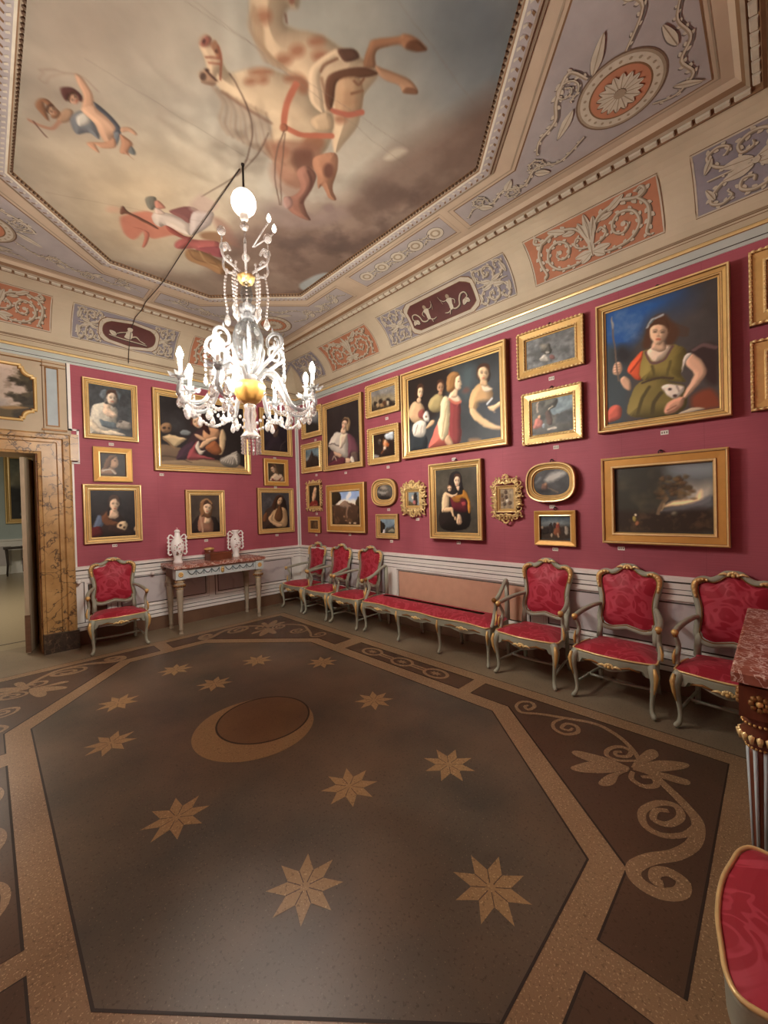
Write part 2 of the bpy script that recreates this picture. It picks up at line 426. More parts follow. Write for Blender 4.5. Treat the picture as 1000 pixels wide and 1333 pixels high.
# ------------------------------------------------------------ walls
DX0, DX1, DH = -4.76, -3.605, 2.365       # door opening in the far wall
w = MB(); w.box((0, NY-0.15, 0), (0.15, FY+0.5, ZC+0.1), 'cream')
w.add([(-0.001, NY, 0.9), (-0.001, FY, 0.9), (-0.001, FY, 3.55), (-0.001, NY, 3.55)], [(0, 1, 2, 3)], 'red_silk')
w.build('wall_right', kind='structure')
w = MB(); T = 0.5
w.box((LX, 0, 0), (DX0, T, ZC+0.1), 'cream'); w.box((DX1, 0, 0), (0.0, T, ZC+0.1), 'cream'); w.box((DX0, 0, DH), (DX1, T, ZC+0.1), 'cream')
w.add([(-3.275, -0.001, 0.9), (0, -0.001, 0.9), (0, -0.001, 3.55), (-3.275, -0.001, 3.55)], [(0, 1, 2, 3)], 'red_silk')
w.build('wall_far', kind='structure')
w = MB(); w.box((LX-0.15, NY-0.15, 0), (LX, FY+0.5, ZC+0.1), 'red_silk'); w.build('wall_left', kind='structure')
w = MB(); w.box((LX, NY-0.15, 0), (0, NY, ZC+0.1), 'red_silk'); w.build('wall_near', kind='structure')

def dado(name, fn, s0, s1):
    # profile (depth, height, material of the band that starts here)
    pr = [(0.03, 0.0, 'plinth_brown'), (0.03, 0.175, 'dado_line'), (0.04, 0.182, 'dado_white'), (0.04, 0.222, 'dado_line'), (0.03, 0.23, 'dado_white'),
          (0.028, 0.272, 'dado_line'), (0.02, 0.28, 'dado_white'), (0.016, 0.78, 'dado_line'), (0.03, 0.788, 'dado_white'), (0.03, 0.83, 'dado_line'),
          (0.022, 0.838, 'dado_white'), (0.022, 0.872, 'dado_line'), (0.03, 0.879, 'dado_white'), (0.034, 0.92, 'dado_white'), (0.034, 0.928, 'dado_line'), (0.05, 0.944, 'dado_white'),
          (0.052, 0.972, 'dado_white'), (0.0, 0.983, 'dado_white')]
    mb = MB(); L = [[fn(s0, d, z), fn(s1, d, z)] for d, z, _ in pr]
    mb.loops(L, [m for _, _, m in pr[:-1]], closed=False)
    mb.add([fn(s0, d, z) for d, z, _ in pr]+[fn(s0, 0, 0)], [tuple(range(len(pr)+1))], 'dado_white')
    mb.add([fn(s1, d, z) for d, z, _ in pr]+[fn(s1, 0, 0)], [tuple(range(len(pr)+1))], 'dado_white')
    return mb
def dpanel(mb, fn, a, b, m, z0=0.40, z1=0.755):
    mb.add([fn(a, 0.0225, z0), fn(b, 0.0225, z0), fn(b, 0.0225, z1), fn(a, 0.0225, z1)], [(0, 1, 2, 3)], m)
    for k, (e, mm, d) in enumerate(((0.0, 'dado_line', 0.0235), (0.03, 'dado_white', 0.036), (0.045, 'dado_line', 0.024))):
        e0, e1 = e, e+(0.012 if k != 1 else 0.02)
        lo = [fn(a-e0, d, z0-e0), fn(b+e0, d, z0-e0), fn(b+e0, d, z1+e0), fn(a-e0, d, z1+e0)]
        lo2 = [fn(a-e1, d, z0-e1), fn(b+e1, d, z0-e1), fn(b+e1, d, z1+e1), fn(a-e1, d, z1+e1)]
        if k == 1: mb.loops([[fn(a-e0, 0.02, z0-e0), fn(b+e0, 0.02, z0-e0), fn(b+e0, 0.02, z1+e0), fn(a-e0, 0.02, z1+e0)], lo, lo2], mm)
        else: mb.loops([lo, lo2], mm)
fR = lambda s, d, z: (-d, -s, z)
fF = lambda s, d, z: (s, -d, z)
mb = dado('', fR, 0.0, -NY)
dpanel(mb, fR, 0.28, 2.18, 'dado_marble'); dpanel(mb, fR, 2.47, 4.30, 'peach', 0.36, 0.735); dpanel(mb, fR, 4.55, 6.5, 'dado_marble')
mb.build('trim_1', kind='structure')
mb = dado('', fF, -3.29, 0.0)
dpanel(mb, fF, -3.15, -2.98, 'wood_brown', 0.33, 0.74); dpanel(mb, fF, -2.80, -1.72, 'dado_marble'); dpanel(mb, fF, -1.52, -0.22, 'dado_marble')
mb.build('trim_2', kind='structure')
for nm, fn, a, b in (('trim_3', lambda s, d, z: (s, NY+d, z), LX, 0.0), ('trim_4', lambda s, d, z: (LX+d, s, z), NY, 0.0)):
    dado('', fn, a, b).build(nm, kind='structure')

# pale borders round the silk: corner strip, door side, top
mb = MB()
mb.box((-0.03, -0.03, 0.98), (-0.001, -0.001, 3.51), 'cornice_blue')
mb.box((-0.046, -0.012, 0.98), (-0.03, -0.001, 3.51), 'dado_white'); mb.box((-0.012, -0.046, 0.98), (-0.001, -0.03, 3.51), 'dado_white')
mb.build('trim_5', kind='structure')
mb = MB()
mb.box((-3.30, -0.02, 2.68), (-3.268, -0.001, 3.51), 'dado_white'); mb.box((-3.312, -0.012, 2.68), (-3.30, -0.001, 3.51), 'dado_line')
mb.box((-3.225, -0.02, 2.28), (-3.20, -0.001, 2.70), 'dado_white'); mb.box((-3.30, -0.02, 2.68), (-3.20, -0.001, 2.70), 'dado_white')
mb.box((-3.285, -0.02, 0.98), (-3.262, -0.001, 2.28), 'dado_white'); mb.box((-3.285, -0.02, 2.27), (-3.20, -0.001, 2.29), 'dado_white')
mb.build('trim_6', kind='structure')

def rect(d, z): return [(LX+d, NY+d, z), (RX-d, NY+d, z), (RX-d, FY-d, z), (LX+d, FY-d, z)]
mb = MB()   # cornice: pale blue mouldings, gilt bead, cream band with painted lines
pr = [(0.0, 3.505, 'dado_white'), (0.012, 3.505, 'cornice_blue'), (0.016, 3.53, 'dado_line'), (0.022, 3.535, 'cornice_blue'), (0.03, 3.552, 'cornice_blue'), (0.045, 3.578, 'cornice_blue'), (0.05, 3.585, 'gold_dark'),
      (0.056, 3.59, 'gold_bright'), (0.062, 3.602, 'gold_bright'), (0.056, 3.616, 'gold_dark'), (0.046, 3.624, 'cream'), (0.024, 3.632, 'cream_cove'), (0.008, 3.69, 'brown_line'), (0.007, 3.697, 'cream_cove'),
      (0.006, 3.712, 'brown_line'), (0.006, 3.719, 'grisaille_mid'), (0.005, 3.73, 'brown_line'), (0.004, 3.735, 'cream_cove'), (0.0, 3.745, 'cream_cove')]
mb.loops([rect(d, z) for d, z, _ in pr], [m for _, _, m in pr[:-1]])
mb.build('trim_7', kind='structure')

# ------------------------------------------------------------ cove with painted panels
CA, CB, CZ = 0.545, 0.47, 3.74
mb = MB()
lps = []
for i in range(15):
    q = PI/2*i/14; lps.append(rect(CA*(1-math.cos(q)), CZ+CB*math.sin(q)))
mb.loops(lps, 'cream_cove', smooth=False)
TH0 = math.radians(14)
def cv(t, off):
    q = TH0+t/0.505; return CA*(1-math.cos(q))+off*math.cos(q), CZ+CB*math.sin(q)-off*math.sin(q)
def coveR(u, t, off):
    d, z = cv(t, off); return (-d, -u, z)
def coveF(u, t, off):
    d, z = cv(t, off); return (u, -d, z)
PH = 0.43
def panel(fn, a, b, m, t0=0.0, t1=PH, off=0.002, border=True, pts=None):
    n = 8
    if pts is None:
        vs = [fn(u, t0+(t1-t0)*i/n, off) for i in range(n+1) for u in (a, b)]
        mb.add(vs, [(2*i, 2*i+1, 2*i+3, 2*i+2) for i in range(n)], m)
    if border:
        e = 0.016
        def frame(e0, w_, mm, o_):
            P = [(a-e0, t0-e0), (b+e0, t0-e0)]+[(b+e0, t0-e0+(t1-t0+2*e0)*i/n) for i in range(1, n+1)]+[(a-e0, t1+e0)]+[(a-e0, t1+e0-(t1-t0+2*e0)*i/n) for i in range(1, n)]
            mb.ribbon(P, w_, fn, mm, o_, closed=True)
        frame(0.005, 0.012, 'grisaille', off+0.002); frame(0.014, 0.006, 'brown_line', off+0.002)
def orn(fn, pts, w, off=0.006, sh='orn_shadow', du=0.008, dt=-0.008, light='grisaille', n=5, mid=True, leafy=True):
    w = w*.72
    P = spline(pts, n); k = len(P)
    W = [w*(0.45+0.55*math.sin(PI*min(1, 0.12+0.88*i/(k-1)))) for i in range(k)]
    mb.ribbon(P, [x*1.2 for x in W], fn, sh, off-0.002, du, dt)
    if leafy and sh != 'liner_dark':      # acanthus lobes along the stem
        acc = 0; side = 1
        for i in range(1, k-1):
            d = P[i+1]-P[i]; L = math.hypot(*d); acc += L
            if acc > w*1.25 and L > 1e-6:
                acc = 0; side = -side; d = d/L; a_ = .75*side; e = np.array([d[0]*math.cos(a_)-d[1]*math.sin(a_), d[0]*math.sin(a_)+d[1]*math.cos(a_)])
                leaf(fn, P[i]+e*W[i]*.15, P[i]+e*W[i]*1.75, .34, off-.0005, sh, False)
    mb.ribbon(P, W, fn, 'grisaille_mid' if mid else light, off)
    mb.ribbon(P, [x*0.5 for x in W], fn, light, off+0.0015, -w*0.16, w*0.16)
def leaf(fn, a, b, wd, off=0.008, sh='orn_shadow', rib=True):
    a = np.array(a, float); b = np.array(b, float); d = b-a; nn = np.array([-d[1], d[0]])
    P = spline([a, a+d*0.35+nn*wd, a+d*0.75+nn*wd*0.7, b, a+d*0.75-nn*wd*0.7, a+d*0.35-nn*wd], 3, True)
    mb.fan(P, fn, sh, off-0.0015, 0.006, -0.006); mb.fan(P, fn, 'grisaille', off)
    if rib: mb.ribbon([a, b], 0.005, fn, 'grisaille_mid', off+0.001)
def motif_orange(fn, a, b):
    c = (a+b)/2; hw = (b-a)/2*0.94
    g = lambda P: [(c+x*hw, y*PH) for x, y in P]
    for s in (1, -1):
        orn(fn, g([(s*.10, .62), (s*.2, .78), (s*.38, .86), (s*.58, .88), (s*.78, .80), (s*.9, .86), (s*.86, .96), (s*.78, .9)]), .045)
        orn(fn, g([(s*.78, .80), (s*.9, .6), (s*.9, .35), (s*.84, .12), (s*.9, .04)]), .04)
        orn(fn, g([(s*.06, .22), (s*.2, .1), (s*.4, .08), (s*.62, .14), (s*.76, .36), (s*.7, .6), (s*.52, .68), (s*.38, .56), (s*.38, .38), (s*.5, .3), (s*.6, .4), (s*.55, .5)]), .034)
        orn(fn, g([(s*.05, .32), (s*.18, .36), (s*.26, .46), (s*.2, .58), (s*.12, .52)]), .03)
        leaf(fn, *g([(s*.35, .80), (s*.62, .98)]), .18); leaf(fn, *g([(s*.2, .72), (s*.42, .76)]), .2)
        leaf(fn, *g([(0, .2), (s*.3, .2)]), .22); leaf(fn, *g([(s*.02, .18), (s*.2, .04)]), .25)
        leaf(fn, *g([(s*.02, .45), (s*.13, .86)]), .16)
    leaf(fn, *g([(0, .4), (0, .98)]), .14); leaf(fn, *g([(-.01, .48), (0, .1)]), .16)
    mb.fan(spline(g([(-.10, .62), (0, .66), (.10, .62), (.04, .35), (-.04, .35)]), 4, True), fn, 'grisaille', .012)
    for s in (1, -1):
        mb.fan([(c+s*.53*hw+.02*math.cos(2*PI*i/10), .46*PH+.02*math.sin(2*PI*i/10)) for i in range(10)], fn, 'grisaille', .0125)
def motif_lav(fn, a, b):
    # a = end the stem starts from, b = end it grows to
    L = b-a; g = lambda P: [(a+x*L, y*PH) for x, y in P]; sh = 'orn_shadow_lav'
    for s in (1, -1):
        m_ = lambda P: g([(x, .5+s*(y-.5)) for x, y in P])
        orn(fn, m_([(.5, .52), (.62, .66), (.62, .86), (.48, .93), (.36, .84), (.38, .7), (.48, .72), (.48, .8)]), .034, sh=sh)
        orn(fn, m_([(.5, .52), (.72, .56), (.88, .7), (.92, .9), (.80, .96), (.72, .86), (.78, .78)]), .032, sh=sh)
        orn(fn, m_([(.5, .52), (.3, .56), (.14, .68), (.08, .86), (.18, .95), (.28, .88), (.24, .78)]), .032, sh=sh)
        leaf(fn, *m_([(.52, .55), (.8, .62)]), .2, sh=sh); leaf(fn, *m_([(.48, .55), (.2, .6)]), .2, sh=sh)
        leaf(fn, *m_([(.12, .84), (.04, .62)]), .2, sh=sh); leaf(fn, *m_([(.9, .86), (.96, .6)]), .2, sh=sh)
    orn(fn, g([(.06, .5), (.94, .5)]), .02, sh=sh)
    mb.fan([(a+.5*L+.022*math.cos(2*PI*i/10), .5*PH+.022*math.sin(2*PI*i/10)) for i in range(10)], fn, 'grisaille', .0125)
for a, b in ((1.12, 2.19), (4.50, 5.57)):
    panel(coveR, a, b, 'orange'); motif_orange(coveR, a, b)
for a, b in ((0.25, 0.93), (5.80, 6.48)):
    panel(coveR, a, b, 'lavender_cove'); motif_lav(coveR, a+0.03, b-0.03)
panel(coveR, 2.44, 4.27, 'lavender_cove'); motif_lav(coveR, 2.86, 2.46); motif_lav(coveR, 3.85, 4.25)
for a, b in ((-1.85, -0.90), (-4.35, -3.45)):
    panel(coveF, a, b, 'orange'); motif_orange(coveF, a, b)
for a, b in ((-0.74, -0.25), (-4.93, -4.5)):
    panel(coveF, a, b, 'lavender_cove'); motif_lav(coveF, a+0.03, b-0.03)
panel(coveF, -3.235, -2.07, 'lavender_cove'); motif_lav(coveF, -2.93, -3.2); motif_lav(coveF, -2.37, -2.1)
# dark cameo in the long side: chamfered field with two sea creatures
def shape(fn, P, m, off): mb.fan(spline(P, 4, True), fn, m, off)
def cameo(fn, P, hi=True):
    cx = sum(p[0] for p in P)/len(P); cy = sum(p[1] for p in P)/len(P)
    for k, (e, m_) in enumerate(((0.05, 'brown_line'), (0.042, 'grisaille'), (0.006, 'brown_line'), (0.0, 'maroon'))):
        q = [(cx+(x-cx)*(1+e/abs(x-cx) if abs(x-cx) > 1e-3 else 1), cy+(y-cy)*(1+e/abs(y-cy) if abs(y-cy) > 1e-3 else 1)) for x, y in P]
        # strips across so that the field follows the curve
        n = 10; lo = min(y for _, y in q); hi_ = max(y for _, y in q); rows = []
        for i in range(n+1):
            y = lo+(hi_-lo)*i/n; xs = []
            for j in range(len(q)):
                (x0, y0), (x1, y1) = q[j], q[(j+1) % len(q)]
                if (y0-y)*(y1-y) <= 0 and abs(y1-y0) > 1e-9: xs.append(x0+(x1-x0)*(y-y0)/(y1-y0))
                if abs(y0-y) < 1e-9: xs.append(x0)
            rows.append((min(xs), max(xs), y))
        mb.add([fn(x, y, .009+.0012*k) for a_, b_, y in rows for x in (a_, b_)], [(2*i, 2*i+1, 2*i+3, 2*i+2) for i in range(n)], m_)
H_ = PH
cameo(coveR, [(2.90, .10), (3.0, .045), (3.72, .045), (3.82, .10), (3.82, .32), (3.72, .375), (3.0, .375), (2.90, .32)])
for x0, s in ((3.17, -1), (3.50, 1)):   # two small sea creatures with human bodies and coiled tails
    Q = lambda P: [(x0+s*x, y) for x, y in P]
    fo = .016; dk = 'liner_dark'
    orn(coveR, Q([(.0, .15), (.05, .12), (.11, .14), (.13, .20), (.17, .25), (.22, .25), (.235, .20), (.20, .18)]), .026, fo, dk)
    leaf(coveR, Q([(.20, .18)])[0], Q([(.25, .13)])[0], .35, fo, dk); leaf(coveR, Q([(.21, .18)])[0], Q([(.16, .12)])[0], .35, fo, dk)
    shape(coveR, Q([(-.015, .13), (.025, .14), (.03, .2), (.045, .25), (.01, .265), (-.03, .255), (-.02, .2)]), 'grisaille', fo+.002)
    shape(coveR, Q([(-.01, .268), (.022, .268), (.028, .30), (.008, .318), (-.014, .30)]), 'grisaille_mid', fo+.004)
    orn(coveR, Q([(.04, .25), (.075, .22), (.06, .18)]), .014, fo+.003, dk); orn(coveR, Q([(-.025, .25), (-.07, .255), (-.10, .29)]), .014, fo+.003, dk)
    orn(coveR, Q([(-.11, .33), (-.10, .28), (-.085, .22)]), .006, fo+.003, dk)
    orn(coveR, Q([(.0, .14), (-.05, .11), (-.10, .12)]), .018, fo+.001, dk); orn(coveR, Q([(-.02, .13), (-.04, .08)]), .014, fo+.001, dk)
oval = [(-2.63+.30*math.copysign(abs(math.cos(2*PI*i/40))**.75, math.cos(2*PI*i/40)), .2+.155*math.copysign(abs(math.sin(2*PI*i/40))**.85, math.sin(2*PI*i/40))) for i in range(40)]
cameo(coveF, oval)
orn(coveF, [(-2.86, .14), (-2.7, .12), (-2.5, .11), (-2.42, .10)], .020, .016, 'liner_dark')
shape(coveF, [(-2.69, .15), (-2.62, .14), (-2.60, .2), (-2.62, .245), (-2.67, .24), (-2.68, .19)], 'grisaille', .018); orn(coveF, [(-2.62, .16), (-2.56, .19), (-2.51, .15)], .030, .018, 'liner_dark'); orn(coveF, [(-2.51, .15), (-2.44, .12)], .020, .0185, 'liner_dark'); orn(coveF, [(-2.66, .23), (-2.74, .2), (-2.80, .16)], .018, .019, 'liner_dark'); leaf(coveF, (-2.78, .15), (-2.86, .2), .3, .019, 'liner_dark')
shape(coveF, [(-2.66, .25), (-2.62, .25), (-2.61, .29), (-2.64, .305), (-2.67, .29)], 'grisaille', .024)
mb.build('trim_8', kind='structure')

mb = MB()   # bead and rope moulding at the top of the cove
pr = [(0.53, 4.205, 'grisaille_mid'), (0.535, 4.185, 'brown_line'), (0.555, 4.178, 'brown_line'), (0.565, 4.192, 'brown_line'), (0.60, 4.20, 'brown_line'), (0.612, 4.188, 'grisaille_mid'), (0.632, 4.20, 'brown_line'), (0.65, 4.225, 'ceil_tan'), (0.68, 4.25, 'ceil_tan')]
mb.loops([rect(d, z) for d, z, _ in pr], [m for _, _, m in pr[:-1]])
def beads(a, b, fx):
    k = int((b-a)/0.098)
    for i in range(k):
        s = a+(b-a)*(i+0.5)/k
        P = [fx(s-0.041, 0.562, 4.19), fx(s+0.041, 0.562, 4.19), fx(s+0.041, 0.604, 4.20), fx(s-0.041, 0.604, 4.20)]
        Q = [fx(s-0.036, 0.568, 4.178), fx(s+0.036, 0.568, 4.178), fx(s+0.036, 0.598, 4.182), fx(s-0.036, 0.598, 4.182)]
        mb.loops([P, Q], 'grisaille', cap1=True)
beads(0.6, -NY-0.6, lambda s, d, z: (-d, -s, z)); beads(LX+0.6, -0.6, lambda s, d, z: (s, -d, z))
beads(LX+0.6, -0.6, lambda s, d, z: (s, NY+d, z)); beads(0.6, -NY-0.6, lambda s, d, z: (LX+d, -s, z))
mb.build('trim_9', kind='structure')

# ------------------------------------------------------------ ceiling
ceil = MB(); mb = ceil
ceil.box((LX, NY, ZC), (RX, FY, ZC+0.1), 'ceil_tan')
KX, KY = -2.57, -3.36
def cf(u, v, off): return (u, v, ZC-off)
def cloc(sx, sy): return lambda u, v, off: (KX+sx*u, KY+sy*v, ZC-off)
def cpoly(F, pts, m, off): ceil.add([F(a, b, off) for a, b in pts], [tuple(range(len(pts)))], m)
def cline(F, pts, m, w_, off): ceil.ribbon(pts, w_, F, m, off, closed=True)
def rosette(F, c, R):
    for r_, m_, o_ in ((1.0, 'orn_shadow', .003), (.96, 'grisaille_mid', .0035), (.90, 'grisaille', .004), (.70, 'brown_line', .0045), (.66, 'orange', .005)):
        ceil.fan([(c[0]+R*r_*math.cos(2*PI*i/44), c[1]+R*r_*math.sin(2*PI*i/44)) for i in range(44)], F, m_, o_)
    for i in range(16):
        q = 2*PI*i/16; a_ = (c[0]+R*.12*math.cos(q), c[1]+R*.12*math.sin(q)); b_ = (c[0]+R*.52*math.cos(q), c[1]+R*.52*math.sin(q))
        leaf(F, a_, b_, .24, .011)
    for i in range(24):
        q = 2*PI*i/24; ceil.fan([(c[0]+R*.80*math.cos(q)+.010*math.cos(k*PI/3), c[1]+R*.80*math.sin(q)+.010*math.sin(k*PI/3)) for k in range(6)], F, 'grisaille_mid', .006)
    ceil.fan([(c[0]+R*.13*math.cos(2*PI*i/14), c[1]+R*.13*math.sin(2*PI*i/14)) for i in range(14)], F, 'grisaille_mid', .014)
for sx in (1, -1):
    for sy in (1, -1):
        F = cloc(sx, sy); sh = 'orn_shadow_lav'; du = .009*sx
        pp = [(1.80, .84), (1.53, .84), (1.53, 1.42), (.52, 2.33), (.06, 2.33), (.06, 2.60), (1.80, 2.60)]
        cpoly(F, pp, 'lavender', .001); cline(F, pp, 'brown_line', .012, .0015)
        cline(F, [(1.825, .80), (1.50, .80), (1.50, 1.40), (.505, 2.295), (.03, 2.295), (.03, 2.63), (1.825, 2.63)], 'grisaille_mid', .014, .0015)
        rosette(F, (1.46, 2.17), .255)
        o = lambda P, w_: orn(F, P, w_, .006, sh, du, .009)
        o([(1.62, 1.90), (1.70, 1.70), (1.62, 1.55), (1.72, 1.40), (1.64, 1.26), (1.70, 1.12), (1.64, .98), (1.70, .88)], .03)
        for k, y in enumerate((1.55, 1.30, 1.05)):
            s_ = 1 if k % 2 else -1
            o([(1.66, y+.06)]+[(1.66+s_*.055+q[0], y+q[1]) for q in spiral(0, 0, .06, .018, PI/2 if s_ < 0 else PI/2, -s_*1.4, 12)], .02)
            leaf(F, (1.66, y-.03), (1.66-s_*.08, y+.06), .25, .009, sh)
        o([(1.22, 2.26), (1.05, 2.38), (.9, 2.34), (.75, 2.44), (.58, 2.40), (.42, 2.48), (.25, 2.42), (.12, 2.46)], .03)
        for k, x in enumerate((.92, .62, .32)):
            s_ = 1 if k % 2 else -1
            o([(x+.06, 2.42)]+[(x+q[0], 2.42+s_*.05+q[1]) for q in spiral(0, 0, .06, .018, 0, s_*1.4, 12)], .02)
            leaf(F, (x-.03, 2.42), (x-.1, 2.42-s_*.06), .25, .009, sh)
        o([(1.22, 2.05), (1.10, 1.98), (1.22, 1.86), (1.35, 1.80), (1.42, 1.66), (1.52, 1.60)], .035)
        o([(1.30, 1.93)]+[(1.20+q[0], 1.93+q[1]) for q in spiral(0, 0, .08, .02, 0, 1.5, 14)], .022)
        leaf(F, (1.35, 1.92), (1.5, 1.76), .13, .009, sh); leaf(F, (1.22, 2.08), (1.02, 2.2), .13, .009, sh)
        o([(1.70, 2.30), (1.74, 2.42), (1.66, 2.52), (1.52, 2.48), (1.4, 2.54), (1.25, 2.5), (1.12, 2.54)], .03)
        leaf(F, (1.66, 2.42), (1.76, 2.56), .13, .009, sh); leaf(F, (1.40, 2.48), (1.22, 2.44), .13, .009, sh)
    F = cloc(sx, 1)
    pp = [(1.50, -.70), (1.78, -.70), (1.78, .57), (1.50, .57)]
    cpoly(F, pp, 'lavender', .001); cline(F, pp, 'brown_line', .012, .0015)
    cline(F, [(1.47, -.73), (1.81, -.73), (1.81, .60), (1.47, .60)], 'grisaille_mid', .012, .0015)
    for y in (-.55, -.30, -.06, .18, .42):
        for r_, m_, o_ in ((.085, 'orn_shadow_lav', .003), (.078, 'grisaille', .0035), (.05, 'grisaille_mid', .004), (.03, 'grisaille', .0045)):
            ceil.fan([(1.64+r_*math.cos(2*PI*i/20), y+r_*math.sin(2*PI*i/20)) for i in range(20)], F, m_, o_)
        if y < .4:
            orn(F, [(1.70, y+.06), (1.66, y+.12), (1.70, y+.18)], .022, .006, 'orn_shadow_lav'); orn(F, [(1.60, y+.06), (1.62, y+.12), (1.58, y+.18)], .022, .006, 'orn_shadow_lav')
ceiling_o = ceil.build('ceiling', kind='structure')
mb = MB()   # octagonal moulding round the painted sky
def octo(e, z):
    a, b, c, d = 1.28+e, 1.99+e, 1.23+e*0.42, 0.50+e*0.42
    return [(KX+x, KY+y, z) for x, y in ((a, c), (d, b), (-d, b), (-a, c), (-a, -c), (-d, -b), (d, -b), (a, -c))]
pr = [(-.01, ZC, 'brown_line'), (.0, ZC-.02, 'grisaille_mid'), (.012, ZC-.022, 'brown_line'), (.02, ZC-.03, 'grisaille'), (.034, ZC-.034, 'lavender'), (.095, ZC-.034, 'grisaille'), (.112, ZC-.026, 'brown_line'), (.126, ZC-.016, 'grisaille_mid'), (.145, ZC-.01, 'brown_line'), (.152, ZC, 'brown_line')]
mb.loops([octo(e, z) for e, z, _ in pr], [m for _, _, m in pr[:-1]])
A = [np.array(p) for p in octo(-.004, ZC-.012)]; B = [np.array(p) for p in octo(.065, ZC-.035)]
for i in range(8):
    for L0, L1, step, typ in ((A[i], A[(i+1) % 8], .034, 0), (B[i], B[(i+1) % 8], .052, 1)):
        d = L1-L0; ln = np.linalg.norm(d); d = d/ln; nn = np.array([-d[1], d[0], 0]); k = int(ln/step)
        for j in range(k):
            c = L0+d*ln*(j+.5)/k
            if typ == 0:
                h = .008
                mb.add([c-d*h-nn*h+(0, 0, 0), c+d*h-nn*h, c+d*h+nn*h, c-d*h+nn*h, c-d*h-nn*h-(0, 0, .014), c+d*h-nn*h-(0, 0, .014), c+d*h+nn*h-(0, 0, .014), c-d*h+nn*h-(0, 0, .014)],
                       [(4, 5, 6, 7), (0, 1, 5, 4), (1, 2, 6, 5), (2, 3, 7, 6), (3, 0, 4, 7)], 'dark_line')
            else:
                for s in (1, -1):
                    P = [c+nn*.024*s-d*.008, c+nn*.004*s-d*.020, c+nn*.002*s-d*.006, c+nn*.02*s+d*.010]
                    mb.add([p-np.array((0, 0, .001)) for p in P], [(0, 1, 2, 3)], 'grisaille' if s > 0 else 'brown_line')
mb.build('trim_10', kind='structure')

# ------------------------------------------------------------ painter: colours laid on a fine mesh of a canvas
_rs = np.random.RandomState(7)
def fbm(ny, nx, base=4, octs=5, seed=0, asp=1.0):
    rs = np.random.RandomState(seed); out = np.zeros((ny, nx)); amp = 1.0; tot = 0
    for o in range(octs):
        gx = int(base*2**o)+2; gy = int(base*asp*2**o)+2; g = rs.rand(gy, gx)
        X = np.linspace(0, gx-1.001, nx); Y = np.linspace(0, gy-1.001, ny)
        x0 = X.astype(int); y0 = Y.astype(int); fx = X-x0; fy = (Y-y0)[:, None]
        fx = fx*fx*(3-2*fx); fy = fy*fy*(3-2*fy)
        a = g[y0][:, x0]*(1-fx)+g[y0][:, np.minimum(x0+1, gx-1)]*fx
        b = g[np.minimum(y0+1, gy-1)][:, x0]*(1-fx)+g[np.minimum(y0+1, gy-1)][:, np.minimum(x0+1, gx-1)]*fx
        out += amp*(a*(1-fy)+b*fy); tot += amp; amp *= .55
    return out/tot
